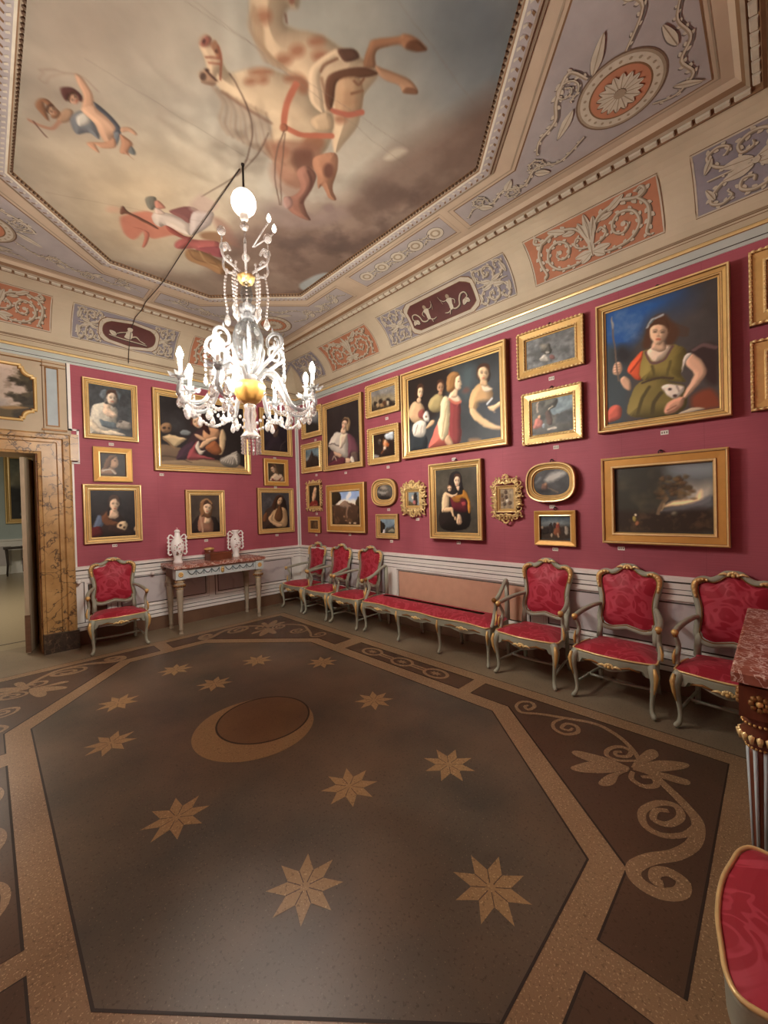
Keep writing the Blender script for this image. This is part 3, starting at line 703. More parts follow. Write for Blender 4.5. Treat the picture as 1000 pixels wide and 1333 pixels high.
class Pic:
    def __init__(s, u0, u1, v0, v1, cell, bg, m=None):
        s.b = (u0, u1, v0, v1); s.nx = max(8, int(round((u1-u0)/cell))+1); s.ny = max(8, int(round((v1-v0)/cell))+1)
        s.X, s.Y = np.meshgrid(np.linspace(u0, u1, s.nx), np.linspace(v0, v1, s.ny))
        s.c = np.zeros((s.ny, s.nx, 3))+np.array(bg, float); s.m = m; s.cell = cell
    def map(s, P): return np.array([s.m(*p) for p in P]) if s.m else np.array(P, float)
    def _sl(s, P, pad):
        u0, u1, v0, v1 = s.b
        ix = lambda v: int(np.clip((v-u0)/(u1-u0)*(s.nx-1), 0, s.nx-1)); iy = lambda v: int(np.clip((v-v0)/(v1-v0)*(s.ny-1), 0, s.ny-1))
        return slice(iy(P[:, 1].min()-pad), iy(P[:, 1].max()+pad)+2), slice(ix(P[:, 0].min()-pad), ix(P[:, 0].max()+pad)+2)
    def _dist(s, P, X, Y, closed):
        d2 = np.full(X.shape, 1e9); ins = np.zeros(X.shape, bool); n = len(P)
        for i in range(n if closed else n-1):
            a = P[i]; b = P[(i+1) % n]; ab = b-a; L = ab@ab+1e-12
            t = np.clip(((X-a[0])*ab[0]+(Y-a[1])*ab[1])/L, 0, 1)
            d2 = np.minimum(d2, (X-a[0]-t*ab[0])**2+(Y-a[1]-t*ab[1])**2)
            if closed and a[1] != b[1]:
                k = ((Y >= min(a[1], b[1])) & (Y < max(a[1], b[1]))); xx = a[0]+(Y-a[1])*ab[0]/(ab[1] if ab[1] else 1e-9)
                ins ^= k & (X < xx)
        return np.sqrt(d2), ins
    def _blend(s, sl, mk, col, P, sh, a):
        col = np.array(col, float)[None, None, :]
        if sh:
            X, Y = s.X[sl], s.Y[sl]; c = P.mean(0); r = max(P[:, 0].max()-P[:, 0].min(), P[:, 1].max()-P[:, 1].min())/2+1e-6
            t = np.clip(((X-c[0])*sh[0]+(Y-c[1])*sh[1])/r, -1, 1); col = col*(1+sh[2]*t)[..., None]
        mk = (mk*a)[..., None]; s.c[sl] = s.c[sl]*(1-mk)+col*mk
    form = .34
    def poly(s, pts, col, soft=None, sm=True, sh=None, a=1.0):
        P = s.map(pts); P = np.array(spline(P, 4, True)) if sm else P
        soft = soft or s.cell*0.9; sl = s._sl(P, soft*2)
        d, ins = s._dist(P, s.X[sl], s.Y[sl], True); sd = np.where(ins, d, -d)
        mk = np.clip(.5+sd/(2*soft), 0, 1)
        if s.form and soft < .014 and ins.any() and d[ins].max() > 2.2*s.cell:
            # modelling of a painted body: lit from the upper left, turning darker towards its edges
            h = np.where(ins, np.clip(d/(.75*d[ins].max()), 0, 1), 0); h = h*(2-h)
            gy, gx = np.gradient(h*d[ins].max()/s.cell); g = np.clip((gx*.75-gy*.65), -1, 1)
            fm = 1-s.form*.55*(1-h)+s.form*.75*g*(1-.35*h)
            cc = np.array(col, float)[None, None, :]*fm[..., None]
            if sh:
                c = P.mean(0); r = max(np.ptp(P[:, 0]), np.ptp(P[:, 1]))/2+1e-6
                cc = cc*(1+sh[2]*np.clip(((s.X[sl]-c[0])*sh[0]+(s.Y[sl]-c[1])*sh[1])/r, -1, 1))[..., None]
            m3 = (mk*a)[..., None]; s.c[sl] = s.c[sl]*(1-m3)+cc*m3; return
        s._blend(sl, mk, col, P, sh, a)
    def warp(s, amp, base=10, seed=5):
        dx = (fbm(s.ny, s.nx, base, 3, seed)-.5)*2*amp; dy = (fbm(s.ny, s.nx, base, 3, seed+1)-.5)*2*amp
        iy, ix = np.mgrid[0:s.ny, 0:s.nx]; yy = np.clip(iy+dy, 0, s.ny-1.001); xx = np.clip(ix+dx, 0, s.nx-1.001)
        y0 = yy.astype(int); x0 = xx.astype(int); fy = (yy-y0)[..., None]; fx = (xx-x0)[..., None]; c = s.c
        s.c = (c[y0, x0]*(1-fx)+c[y0, x0+1]*fx)*(1-fy)+(c[y0+1, x0]*(1-fx)+c[y0+1, x0+1]*fx)*fy
    def line(s, pts, w, col, soft=None, a=1.0, sm=True):
        P = s.map(pts); P = np.array(spline(P, 4)) if sm and len(P) > 2 else P
        if s.m: w = w*s.k
        soft = soft or s.cell*0.9; sl = s._sl(P, w+soft*2)
        d, _ = s._dist(P, s.X[sl], s.Y[sl], False)
        s._blend(sl, np.clip(.5+(w/2-d)/(2*soft), 0, 1), col, P, None, a)
    def ell(s, c, rx, ry, col, rot=0, soft=None, sh=None, a=1.0):
        q = [(c[0]+rx*math.cos(t)*math.cos(rot)-ry*math.sin(t)*math.sin(rot), c[1]+rx*math.cos(t)*math.sin(rot)+ry*math.sin(t)*math.cos(rot)) for t in np.linspace(0, 2*PI, 20)[:-1]]
        s.poly(q, col, soft, False, sh, a)
    def noise(s, amt, base=5, seed=1, octs=5):
        f = fbm(s.ny, s.nx, base, octs, seed, (s.ny/s.nx)); s.c *= (1+amt*(f-.5)*2)[..., None]
    def tint(s, col, base=4, seed=2, lo=.45, hi=.7, a=1.0, box=None):
        f = np.clip((fbm(s.ny, s.nx, base, 5, seed, s.ny/s.nx)-lo)/(hi-lo), 0, 1)*a
        if box is not None:
            P = s.map(box); d, ins = s._dist(P, s.X, s.Y, True); r = .08*max(np.ptp(P[:, 0]), np.ptp(P[:, 1])); f = f*np.clip(.5+np.where(ins, d, -d)/(2*r), 0, 1)
        s.c = s.c*(1-f[..., None])+np.array(col, float)*f[..., None]
    def face(s, c, w, h, skin, rot=0.0, turn=0.0, hair=None, soft=None, light=-1):
        # c: middle of the face; w, h: half sizes; turn: -1..1 where the face looks; rot in picture space
        ca, sa = math.cos(rot), math.sin(rot)
        g = lambda x, y: (c[0]+(x*ca-y*sa), c[1]+(x*sa+y*ca))
        dk = tuple(v*.62 for v in skin); md = tuple(v*.85 for v in skin)
        s.poly([g(-w, -h*.3), g(-w*.75, -h*.85), g(0, -h), g(w*.75, -h*.85), g(w, -h*.3), g(w*.86, h*.35), g(w*.35, h*.92), g(0, h), g(-w*.35, h*.92), g(-w*.86, h*.35)], skin, soft)
        s.poly([g(-light*w*1.0, -h*.5), g(-light*w*.45, -h*.7), g(-light*w*.55, 0), g(-light*w*.3, h*.9), g(-light*w*.8, h*.5)], dk, w*.22 * (s.k if s.m else 1), a=.7)
        hr = hair or (74, 52, 40); f0 = s.form; s.form = 0.12
        s.poly([g(-w*1.04, -h*.12), g(-w*1.14, -h*.55), g(-w*.85, -h*1.08), g(0, -h*1.26), g(w*.85, -h*1.08), g(w*1.14, -h*.55), g(w*1.04, -h*.12), g(w*.92, -h*.35), g(w*.55, -h*.62), g(turn*w*.3, -h*.74), g(-w*.55, -h*.62), g(-w*.92, -h*.35)], hr)
        s.form = f0; t = turn*w*.32
        for e in (-1, 1):
            s.ell(g(t+e*w*.40, -h*.02), w*.22, h*.085, tuple(v*.36 for v in skin), rot, a=.85)
            s.line([g(t+e*w*.62, -h*.17), g(t+e*w*.40, -h*.23), g(t+e*w*.18, -h*.17)], w*.10, tuple(v*.45 for v in skin), a=.75)
        s.line([g(t+turn*w*.1, -h*.12), g(t+turn*w*.25, h*.28)], w*.12, md, a=.8)
        s.ell(g(t+turn*w*.2, h*.33), w*.2, h*.06, dk, rot, a=.7)
        s.ell(g(t+turn*w*.15, h*.57), w*.28, h*.08, (min(255, skin[0]*.78), skin[1]*.46, skin[2]*.42), rot, a=.9)
        s.ell(g(t, h*.74), w*.22, h*.05, md, rot, a=.6)
def wall_px(wall, ox, oy, sc, d=0.035):
    if wall == 'R':
        def f(x, y):
            h = hit(ox+x*sc, oy+y*sc, 0, -d); return (-h[1], h[2])
    else:
        def f(x, y):
            h = hit(ox+x*sc, oy+y*sc, 1, -d); return (h[0], h[2])
    return f
def canvas_mesh(name, pic, uc, vc, z, parent, matname='oil_paint', clip=None, curve=None):
    u0, u1, v0, v1 = pic.b; nx, ny = pic.nx, pic.ny
    xs = np.linspace(u0-uc, u1-uc, nx); ys = np.linspace(v0-vc, v1-vc, ny)
    X, Y = np.meshgrid(xs, ys); co = np.stack([X, Y, np.full_like(X, z)], -1).reshape(-1, 3)
    i = np.arange(ny-1)[:, None]*nx+np.arange(nx-1)[None, :]
    F = np.stack([i, i+1, i+nx+1, i+nx], -1).reshape(-1, 4)
    if clip is not None:
        cx = co[F].mean(1); F = F[[clip(p[0], p[1]) for p in cx]]
        used = np.unique(F); re = -np.ones(len(co), int); re[used] = np.arange(len(used)); co = co[used]; F = re[F]
    else: used = None
    me = bpy.data.meshes.new(name)
    me.vertices.add(len(co)); me.vertices.foreach_set('co', co.astype(np.float32).ravel())
    me.loops.add(len(F)*4); me.loops.foreach_set('vertex_index', F.astype(np.int32).ravel())
    me.polygons.add(len(F)); me.polygons.foreach_set('loop_start', np.arange(0, len(F)*4, 4, dtype=np.int32))
    me.polygons.foreach_set('loop_total', np.full(len(F), 4, np.int32)) if False else None
    me.update(calc_edges=True); me.validate()
    c = np.clip(pic.c/255.0, 0, 1).reshape(-1, 3); c = np.where(c <= .04045, c/12.92, ((c+.055)/1.055)**2.4)
    if used is not None: c = c[used]
    at = me.color_attributes.new('Col', 'FLOAT_COLOR', 'POINT')
    at.data.foreach_set('color', np.concatenate([c, np.ones((len(c), 1))], 1).astype(np.float32).ravel())
    me.materials.append(M[matname])
    o = bpy.data.objects.new(name, me); COL.objects.link(o); o.parent = parent
    return o

# ------------------------------------------------------------ frames
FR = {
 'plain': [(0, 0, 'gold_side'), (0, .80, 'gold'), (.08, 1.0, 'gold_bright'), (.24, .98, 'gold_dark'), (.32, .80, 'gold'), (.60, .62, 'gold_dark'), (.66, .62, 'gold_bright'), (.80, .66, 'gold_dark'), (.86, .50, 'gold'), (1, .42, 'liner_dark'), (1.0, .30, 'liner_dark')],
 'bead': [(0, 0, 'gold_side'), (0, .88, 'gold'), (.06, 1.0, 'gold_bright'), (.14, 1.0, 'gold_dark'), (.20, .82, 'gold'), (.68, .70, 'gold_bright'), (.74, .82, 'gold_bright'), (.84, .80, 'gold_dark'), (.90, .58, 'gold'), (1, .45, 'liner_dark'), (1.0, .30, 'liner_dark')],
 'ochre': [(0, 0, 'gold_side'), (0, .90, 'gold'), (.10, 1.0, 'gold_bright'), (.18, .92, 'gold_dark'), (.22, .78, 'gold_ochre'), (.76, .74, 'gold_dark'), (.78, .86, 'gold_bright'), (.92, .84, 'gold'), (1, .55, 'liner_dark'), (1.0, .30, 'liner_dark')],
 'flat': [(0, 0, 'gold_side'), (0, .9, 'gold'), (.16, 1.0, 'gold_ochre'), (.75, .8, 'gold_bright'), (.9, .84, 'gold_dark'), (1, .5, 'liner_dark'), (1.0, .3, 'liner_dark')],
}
def rect_loop(w, h): return lambda e, z: [(-w/2+e, -h/2+e, z), (w/2-e, -h/2+e, z), (w/2-e, h/2-e, z), (-w/2+e, h/2-e, z)]
def oval_loop(w, h, n=56, p=.72):
    def f(e, z):
        a, b = w/2-e, h/2-e
        return [(a*math.copysign(abs(math.cos(2*PI*i/n))**p, math.cos(2*PI*i/n)), b*math.copysign(abs(math.sin(2*PI*i/n))**p, math.sin(2*PI*i/n)), z) for i in range(n)]
    return f
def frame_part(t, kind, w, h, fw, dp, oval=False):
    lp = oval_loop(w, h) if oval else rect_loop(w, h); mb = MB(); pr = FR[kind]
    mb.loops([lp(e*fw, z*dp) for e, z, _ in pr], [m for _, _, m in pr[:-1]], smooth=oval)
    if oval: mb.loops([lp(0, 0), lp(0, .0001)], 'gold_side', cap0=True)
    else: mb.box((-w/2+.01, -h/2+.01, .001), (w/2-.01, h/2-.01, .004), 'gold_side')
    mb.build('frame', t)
    if kind == 'bead':
        for e, st, r, nm in ((.08*fw, .036, .014, 'outer_beading'), (.79*fw, .030, .011, 'inner_beading')):
            b = MB()
            L = lp(e, dp*(1.0 if e < .3*fw else .82))
            for i in range(4):
                p, q = np.array(L[i]), np.array(L[(i+1) % 4]); n = max(2, int(np.linalg.norm(q-p)/st))
                for j in range(n): b.ball(p+(q-p)*(j+.5)/n, r, 'gold_bright', 5, (1.25, .9, .8) if i % 2 == 0 else (.9, 1.25, .8), 3)
            b.build(nm, t)
def carve_part(t, w, h, iw, ih, dp, seed, lumps=13):
    rn = random.Random(seed); mb = MB()
    cx, cy = (w/2+iw/2)/2, (h/2+ih/2)/2; sw = (w-iw)/4; N = 26 if lumps > 10 else 20
    for i in range(N):
        q = 2*PI*(i+.5)/N; ca, sa = math.cos(q), math.sin(q); k = 1/max(abs(ca)/cx, abs(sa)/cy)
        x, y = ca*k, sa*k; s = 1 if i % 2 else -1; a0 = math.atan2(y/cy, x/cx)
        r = sw*(.95+.35*rn.random())
        sp = [(x+ca*sw*.15+px, y+sa*sw*.15+py, dp*.75+.012*math.sin(jj*.5)) for jj, (px, py) in enumerate(spiral(0, 0, r, r*.25, a0+s*1.2, s*1.15, 12))]
        mb.tube(sp, [sw*(.36-.02*jj) for jj in range(13)], 'gilt_carved', 6)
        mb.ball((x-ca*sw*.2, y-sa*sw*.2, dp*.9), sw*.34, 'gilt_carved', 6, (1, 1, .7), 4)
        if i % 2 == 0: mb.ball((x+ca*sw*1.1, y+sa*sw*1.1, dp*.6), sw*.42, 'gilt_carved', 6, (1.1 if abs(ca) > .6 else .7, .7 if abs(ca) > .6 else 1.1, .6), 4)
    for (x, y) in ((0, h/2-sw*.4), (0, -h/2+sw*.4)):
        for k in range(5):
            a = PI*(k/4) if y > 0 else -PI*(k/4); mb.ball((x+sw*.8*math.cos(a), y+sw*.6*math.sin(a), dp*.95), sw*.38, 'gilt_carved', 6, (1, 1, .7), 4)
    mb.build('carved_scrollwork', t)

PAINT_GROUP = 'framed paintings hung on the red silk walls'
TAG_GROUP = 'white number tags under the paintings'
PICS = {}
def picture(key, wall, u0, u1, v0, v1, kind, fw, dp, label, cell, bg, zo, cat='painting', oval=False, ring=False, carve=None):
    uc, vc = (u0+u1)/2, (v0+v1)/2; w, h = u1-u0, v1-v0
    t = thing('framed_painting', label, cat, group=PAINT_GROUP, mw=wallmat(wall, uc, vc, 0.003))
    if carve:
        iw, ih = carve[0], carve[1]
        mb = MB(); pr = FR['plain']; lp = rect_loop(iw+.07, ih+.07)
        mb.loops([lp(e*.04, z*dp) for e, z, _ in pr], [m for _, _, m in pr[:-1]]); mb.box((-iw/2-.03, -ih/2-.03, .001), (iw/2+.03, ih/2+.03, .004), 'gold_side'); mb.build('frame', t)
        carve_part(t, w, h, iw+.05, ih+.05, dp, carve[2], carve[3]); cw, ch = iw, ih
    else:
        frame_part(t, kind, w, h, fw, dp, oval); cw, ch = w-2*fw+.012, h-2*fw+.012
    if ring:
        mb = MB(); c = [(.016*math.cos(2*PI*i/10), h/2+.018+.016*math.sin(2*PI*i/10), .012) for i in range(10)]
        mb.tube(c, .004, 'iron', 5, closed=True); mb.tube([(0, h/2+.03, .0), (0, h/2+.03, .02)], .006, 'iron', 6); mb.build('hanging_ring', t)
    p = Pic(uc-cw/2, uc+cw/2, vc-ch/2, vc+ch/2, cell, bg)
    if zo: p.m = wall_px(wall, *zo); a = np.array(p.m(500, 500)); b = np.array(p.m(510, 510)); p.k = np.linalg.norm(b-a)/14.14
    PICS[key] = (p, t, uc, vc, oval, dp); return p
def finish(key):
    p, t, uc, vc, oval, dp = PICS[key]
    clip = None; p.warp(1.6, 12)
    if oval:
        w, h = (p.b[1]-p.b[0])/2, (p.b[3]-p.b[2])/2; clip = lambda x, y: (abs(x)/w)**2.78+(abs(y)/h)**2.78 < 1
    canvas_mesh('canvas', p, uc, vc, dp*.36, t, clip=clip)
def number_tag(wall, u, v, name, w=.055, h=.035):
    t = thing('number_tag', 'small white number tag on the red wall under the '+name, 'label', group=TAG_GROUP, mw=wallmat(wall, u, v, 0.002))
    mb = MB(); mb.box((-w/2, -h/2, 0), (w/2, h/2, .004), 'tag_white'); mb.build('card', t)
    mb = MB()
    for x in (-.3, 0, .3): mb.box((x*w-.004, -h*.24, .004), (x*w+.004, h*.24, .0046), 'tag_ink')
    mb.build('printed_number', t)

# ------------------------------------------------------------ the paintings
SK = (222, 190, 158); SKL = (232, 206, 178); SKD = (176, 132, 98)
# far wall ------------------------------------------------------------------
p = picture('F1', 'F', -3.155, -2.55, 2.598, 3.37, 'plain', .068, .055, 'gilt-framed painting of a pale woman in a white dress, top left on the far wall', .007, (62, 64, 66), (60, 440, .14))
p.noise(.35, 4, 3); p.tint((84, 92, 96), 3, 5, .45, .8, .6)
p.poly([(410, 900), (405, 760), (420, 660), (450, 615), (530, 600), (570, 590), (640, 630), (670, 700), (660, 780), (700, 830), (640, 890), (560, 905), (470, 890)], (196, 190, 172), sh=(-.6, .6, .15))
p.poly([(505, 750), (560, 770), (650, 790), (650, 840), (560, 830), (520, 810)], (92, 104, 110)); p.poly([(410, 770), (440, 760), (520, 850), (640, 860), (740, 900), (700, 905), (560, 900), (430, 850)], (222, 208, 180))
p.poly([(545, 600), (560, 540), (620, 600), (600, 650), (660, 720), (600, 740), (530, 690)], SKL); p.poly([(545, 600), (540, 540), (570, 490), (630, 480), (670, 520), (665, 600), (640, 640), (600, 620)], (104, 100, 96)); p.poly([(500, 520), (520, 480), (560, 480), (570, 510), (545, 570), (515, 560)], (112, 124, 130), a=.8)
p.face((612, 555), 46, 62, (226, 206, 180), .15, .5); p.poly([(640, 640), (700, 560), (700, 520), (650, 490), (680, 580)], (92, 106, 110), a=.7)
p.poly([(660, 800), (690, 765), (750, 775), (790, 790), (790, 840), (720, 850), (660, 830)], (150, 142, 130)); p.ell((690, 775), 18, 14, (90, 84, 80)); p.line([(600, 840), (650, 835), (690, 850)], 12, (70, 78, 84)); p.noise(.12, 20, 9, 2)
p = picture('F2', 'F', -3.067, -2.635, 2.055, 2.503, 'flat', .08, .045, 'small ochre-framed profile head of a young man, between two larger portraits', .006, (58, 52, 48), (0, 580, .24))
p.noise(.2, 4, 4); p.poly([(550, 155), (560, 120), (590, 115), (625, 130), (630, 155)], (150, 120, 96)); p.poly([(590, 60), (630, 55), (640, 75), (645, 100), (635, 120), (610, 122), (590, 100)], (196, 160, 128), sh=(1, 0, .2)); p.poly([(560, 130), (575, 80), (600, 55), (635, 55), (610, 75), (600, 105), (580, 130)], (110, 82, 62)); p.ell((625, 82), 5, 3, (60, 46, 38)); p.line([(560, 135), (600, 128), (625, 150)], 10, (196, 186, 168))
p = picture('F3', 'F', -3.187, -2.541, 1.257, 2.02, 'plain', .08, .055, 'gilt-framed portrait of a dark-haired woman holding a skull, low on the far wall', .007, (34, 30, 30), (0, 580, .24))
p.noise(.4, 4, 6); p.tint((62, 56, 52), 2, 6, .4, .8, .6); p.poly([(495, 500), (510, 420), (545, 370), (600, 345), (650, 370), (690, 420), (730, 500)], (54, 40, 34)); p.poly([(510, 440), (530, 380), (560, 385), (565, 430), (530, 450)], (98, 112, 134)); p.poly([(550, 400), (590, 350), (600, 400), (650, 420), (600, 440)], (112, 72, 44)); p.poly([(495, 450), (540, 440), (560, 480), (500, 500)], (96, 34, 34))
p.poly([(585, 385), (600, 350), (635, 350), (645, 385), (615, 398)], SK); p.poly([(580, 360), (588, 290), (620, 265), (655, 285), (650, 330), (600, 350), (590, 385)], (44, 32, 28)); p.face((622, 318), 25, 40, (228, 198, 164), 0, .4)
p.poly([(635, 440), (650, 415), (680, 412), (692, 435), (680, 462), (650, 460)], (214, 190, 152)); p.ell((655, 432), 7, 7, (60, 46, 36)); p.ell((675, 445), 6, 6, (60, 46, 36)); p.poly([(600, 430), (650, 450), (690, 470), (640, 480), (590, 460)], (60, 42, 34)); p.ell((735, 448), 6, 14, (190, 158, 120))
p = picture('F4', 'F', -2.37, -.94, 2.227, 3.39, 'plain', .095, .07, 'large gilt-framed painting of a kneeling woman with arms crossed beside a skull and book', .009, (40, 34, 34), (190, 490, .15))
p.noise(.35, 3, 8); p.tint((74, 78, 80), 3, 8, .42, .75, .7, [(110, 150), (320, 180), (330, 500), (110, 500)]); p.poly([(100, 600), (300, 620), (600, 720), (880, 800), (100, 800)], (112, 92, 72)); p.poly([(120, 735), (400, 720), (620, 740), (880, 790), (870, 820), (120, 800)], (138, 118, 92)); p.line([(130, 690), (260, 700), (400, 745)], 8, (70, 56, 44))
p.poly([(300, 690), (380, 540), (440, 470), (560, 440), (660, 470), (700, 560), (660, 690), (560, 720)], (56, 38, 40)); p.poly([(260, 700), (330, 600), (420, 560), (440, 640), (420, 690), (310, 725)], (66, 44, 56)); p.poly([(400, 620), (450, 560), (440, 660), (520, 690), (600, 715), (470, 720), (360, 715)], (150, 74, 78)); p.poly([(430, 610), (460, 560), (480, 640), (520, 640), (470, 680)], (214, 204, 186))
p.poly([(640, 500), (670, 460), (700, 520), (690, 600), (660, 680), (620, 660), (640, 590)], (206, 178, 138), sh=(-.8, -.3, .2)); p.poly([(520, 620), (600, 560), (660, 650), (600, 680)], (150, 92, 58)); p.poly([(500, 470), (560, 440), (640, 470), (620, 540), (540, 560), (500, 530)], (196, 150, 112)); p.poly([(470, 600), (520, 545), (600, 525), (620, 545), (560, 570), (510, 610), (480, 620)], (214, 176, 138)); p.poly([(420, 500), (470, 510), (520, 545), (500, 560), (440, 530)], (206, 166, 130))
p.poly([(400, 430), (390, 360), (430, 310), (490, 320), (540, 420), (560, 500), (520, 480), (470, 440)], (70, 36, 32)); p.face((450, 390), 44, 62, (226, 190, 152), -.35, -.3); p.poly([(125, 440), (150, 400), (200, 400), (225, 430), (215, 480), (150, 490)], (150, 116, 84)); p.ell((160, 445), 14, 12, (60, 44, 34)); p.ell((200, 450), 12, 10, (60, 44, 34))
p.poly([(140, 520), (200, 500), (360, 540), (270, 610), (250, 610)], (206, 182, 140), sm=False); p.poly([(140, 520), (250, 612), (250, 625), (140, 540)], (150, 118, 82), sm=False); p.poly([(300, 480), (340, 465), (390, 485), (370, 510), (320, 505)], (122, 130, 130))
p.poly([(640, 720), (700, 690), (780, 650), (820, 700), (810, 770), (740, 790), (670, 770)], (128, 122, 112))
for k in range(6): p.line([(650+k*20, 730+k*6), (700+k*16, 700-k*4), (790, 650+k*22)], 7, (208, 200, 186))
p = picture('F5', 'F', -.757, -.135, 2.57, 3.37, 'plain', .085, .055, 'gilt-framed dark portrait of a bearded old man, right end of the far wall', .009, (42, 36, 44), (325, 510, .1))
p.noise(.3, 3, 10); p.poly([(210, 790), (250, 640), (330, 570), (420, 600), (490, 720), (490, 800)], (48, 40, 48)); p.face((335, 440), 40, 70, (150, 108, 84), 0, -.2); p.poly([(295, 480), (340, 520), (385, 480), (375, 560), (340, 600), (305, 560)], (96, 80, 72)); p.line([(400, 760), (420, 690), (470, 640)], 12, (96, 80, 74), a=.6)
p = picture('F6', 'F', -.70, -.23, 2.05, 2.515, 'flat', .085, .05, 'small ochre-framed painting of a girl looking down, right end of the far wall', .009, (70, 58, 46), (325, 510, .1))
p.noise(.2, 4, 11); p.poly([(270, 1160), (300, 1090), (350, 1060), (430, 1090), (450, 1165)], (214, 192, 164)); p.poly([(290, 1120), (350, 1165), (310, 1165)], (120, 56, 44)); p.poly([(430, 1110), (390, 1165), (350, 1165), (400, 1130)], (116, 60, 46)); p.poly([(280, 1010), (300, 950), (350, 960), (380, 1040), (390, 1090), (350, 1060)], (118, 94, 70)); p.face((312, 1010), 30, 46, (224, 194, 160), -.3, -.3)
p = picture('F7', 'F', -.833, -.138, 1.232, 2.01, 'plain', .08, .055, 'gilt-framed painting of a woman with long brown hair looking upward, beside the room corner', .007, (72, 70, 72), (190, 620, .21))
p.noise(.25, 4, 12); p.tint((120, 122, 122), 3, 12, .45, .75, .7, [(730, 110), (800, 110), (800, 220), (730, 220)]); p.poly([(735, 330), (740, 220), (790, 180), (830, 120), (870, 160), (880, 330)], (64, 50, 42)); p.poly([(775, 250), (800, 205), (860, 195), (880, 240), (870, 310), (800, 300)], (204, 170, 126), sh=(.6, -.5, .15)); p.poly([(800, 250), (830, 180), (850, 220), (845, 270), (820, 280)], (104, 72, 48)); p.poly([(765, 250), (790, 235), (790, 275), (850, 300), (820, 315), (770, 280)], (212, 178, 136)); p.face((832, 150), 17, 27, (218, 184, 142), .35, .5); p.poly([(785, 180), (810, 125), (840, 118), (818, 150), (805, 210)], (70, 46, 34)); p.poly([(730, 240), (755, 225), (750, 275), (732, 280)], (120, 80, 52))
p = picture('F8', 'F', -1.973, -1.39, 1.235, 1.962, 'plain', .08, .055, 'gilt-framed portrait of a veiled young woman with lowered eyes, above the console table', .007, (76, 66, 58), (190, 620, .21))
p.noise(.2, 4, 13); p.poly([(290, 350), (300, 280), (340, 240), (420, 250), (455, 290), (460, 350)], (42, 34, 32)); p.poly([(330, 340), (330, 260), (360, 210), (410, 260), (415, 345)], (150, 110, 88)); p.poly([(365, 290), (372, 245), (402, 240), (400, 285)], (222, 190, 154)); p.poly([(335, 210), (340, 160), (380, 138), (415, 165), (415, 210), (400, 260), (360, 250), (345, 250)], (128, 92, 62)); p.face((384, 195), 25, 38, (232, 200, 164), .15, .1); p.line([(355, 345), (350, 300), (340, 250)], 8, (186, 150, 122)); p.line([(345, 160), (380, 140), (412, 170)], 7, (160, 124, 88))
# right wall ------------------------------------------------------------------
p = picture('R1', 'R', .224, .815, 2.87, 3.385, 'bead', .10, .05, 'small beaded gilt frame with a misty seascape, top left next to the corner strip', .012, (92, 98, 104), (325, 510, .1))
p.noise(.3, 3, 14); p.poly([(700, 440), (780, 400), (880, 420), (880, 540), (700, 560)], (50, 46, 44), .03); p.ell((840, 320), 40, 50, (150, 156, 160), soft=.05, a=.6)
p = picture('R2', 'R', .193, .797, 2.265, 2.775, 'bead', .10, .05, 'small beaded gilt frame with a dark hill under blue sky, below the misty seascape', .012, (112, 136, 146), (325, 510, .1))
p.poly([(700, 1000), (720, 900), (780, 820), (800, 770), (830, 830), (880, 850), (890, 1000)], (58, 48, 44)); p.poly([(715, 880), (760, 840), (780, 830), (740, 900)], (150, 160, 162)); p.noise(.3, 4, 15)
p = picture('R3', 'R', .85, 1.825, 2.245, 3.36, 'plain', .09, .065, 'tall gilt-framed painting of a fair-haired saint in white robe and purple cloak', .010, (50, 44, 44), (420, 480, .11))
p.noise(.25, 3, 16); p.poly([(70, 1150), (80, 1000), (160, 920), (300, 900), (400, 950), (420, 1110), (300, 1140)], (70, 50, 54)); p.poly([(60, 900), (110, 800), (165, 750), (260, 770), (300, 790), (295, 1030), (210, 1040), (140, 990), (80, 940)], (206, 198, 184), sh=(-.5, -.4, .12)); p.poly([(290, 770), (350, 800), (410, 900), (415, 1000), (330, 1020), (295, 1040), (300, 880)], (112, 72, 82)); p.poly([(330, 1000), (400, 980), (410, 1100), (350, 1060)], (100, 84, 76)); p.poly([(200, 800), (250, 760), (290, 790), (250, 900), (200, 940)], (222, 204, 180))
p.poly([(210, 750), (230, 690), (270, 700), (270, 760), (235, 775)], SK); p.poly([(230, 610), (260, 565), (310, 590), (325, 660), (305, 720), (280, 740), (270, 640)], (160, 134, 100)); p.face((255, 655), 30, 62, (226, 192, 160), .2, -.7); p.poly([(240, 1070), (300, 1050), (340, 1080), (300, 1120), (250, 1110)], (214, 180, 148)); p.poly([(130, 980), (220, 1010), (200, 1050), (140, 1020)], (206, 170, 140)); p.poly([(320, 1050), (350, 1040), (380, 1110), (340, 1120)], (222, 214, 198)); p.poly([(70, 1120), (180, 1060), (260, 1060), (240, 1150), (80, 1170)], (92, 46, 56)); p.line([(60, 900), (120, 890), (190, 905)], 8, (70, 62, 56)); p.line([(110, 1070), (130, 1030), (160, 1080)], 12, (190, 170, 150))
p = picture('R4', 'R', 1.92, 2.59, 2.937, 3.407, 'bead', .095, .055, 'small beaded gilt frame with a cavalry skirmish, left of the big four-figure painting', .010, (128, 126, 122), (420, 480, .11))
p.noise(.25, 3, 17); p.poly([(560, 420), (640, 390), (830, 370), (830, 450), (560, 510)], (66, 56, 46)); p.poly([(560, 350), (700, 310), (830, 300), (830, 380), (560, 430)], (140, 128, 104), .03)
for x, y, c in ((620, 410, (40, 34, 30)), (680, 380, (50, 40, 34)), (770, 370, (36, 32, 32)), (700, 430, (150, 120, 84)), (650, 430, (176, 150, 112)), (762, 405, (190, 176, 150)), (730, 400, (90, 60, 44)), (800, 400, (50, 42, 38))): p.ell((x, y), 24, 26, c)
p.noise(.2, 12, 18, 3)
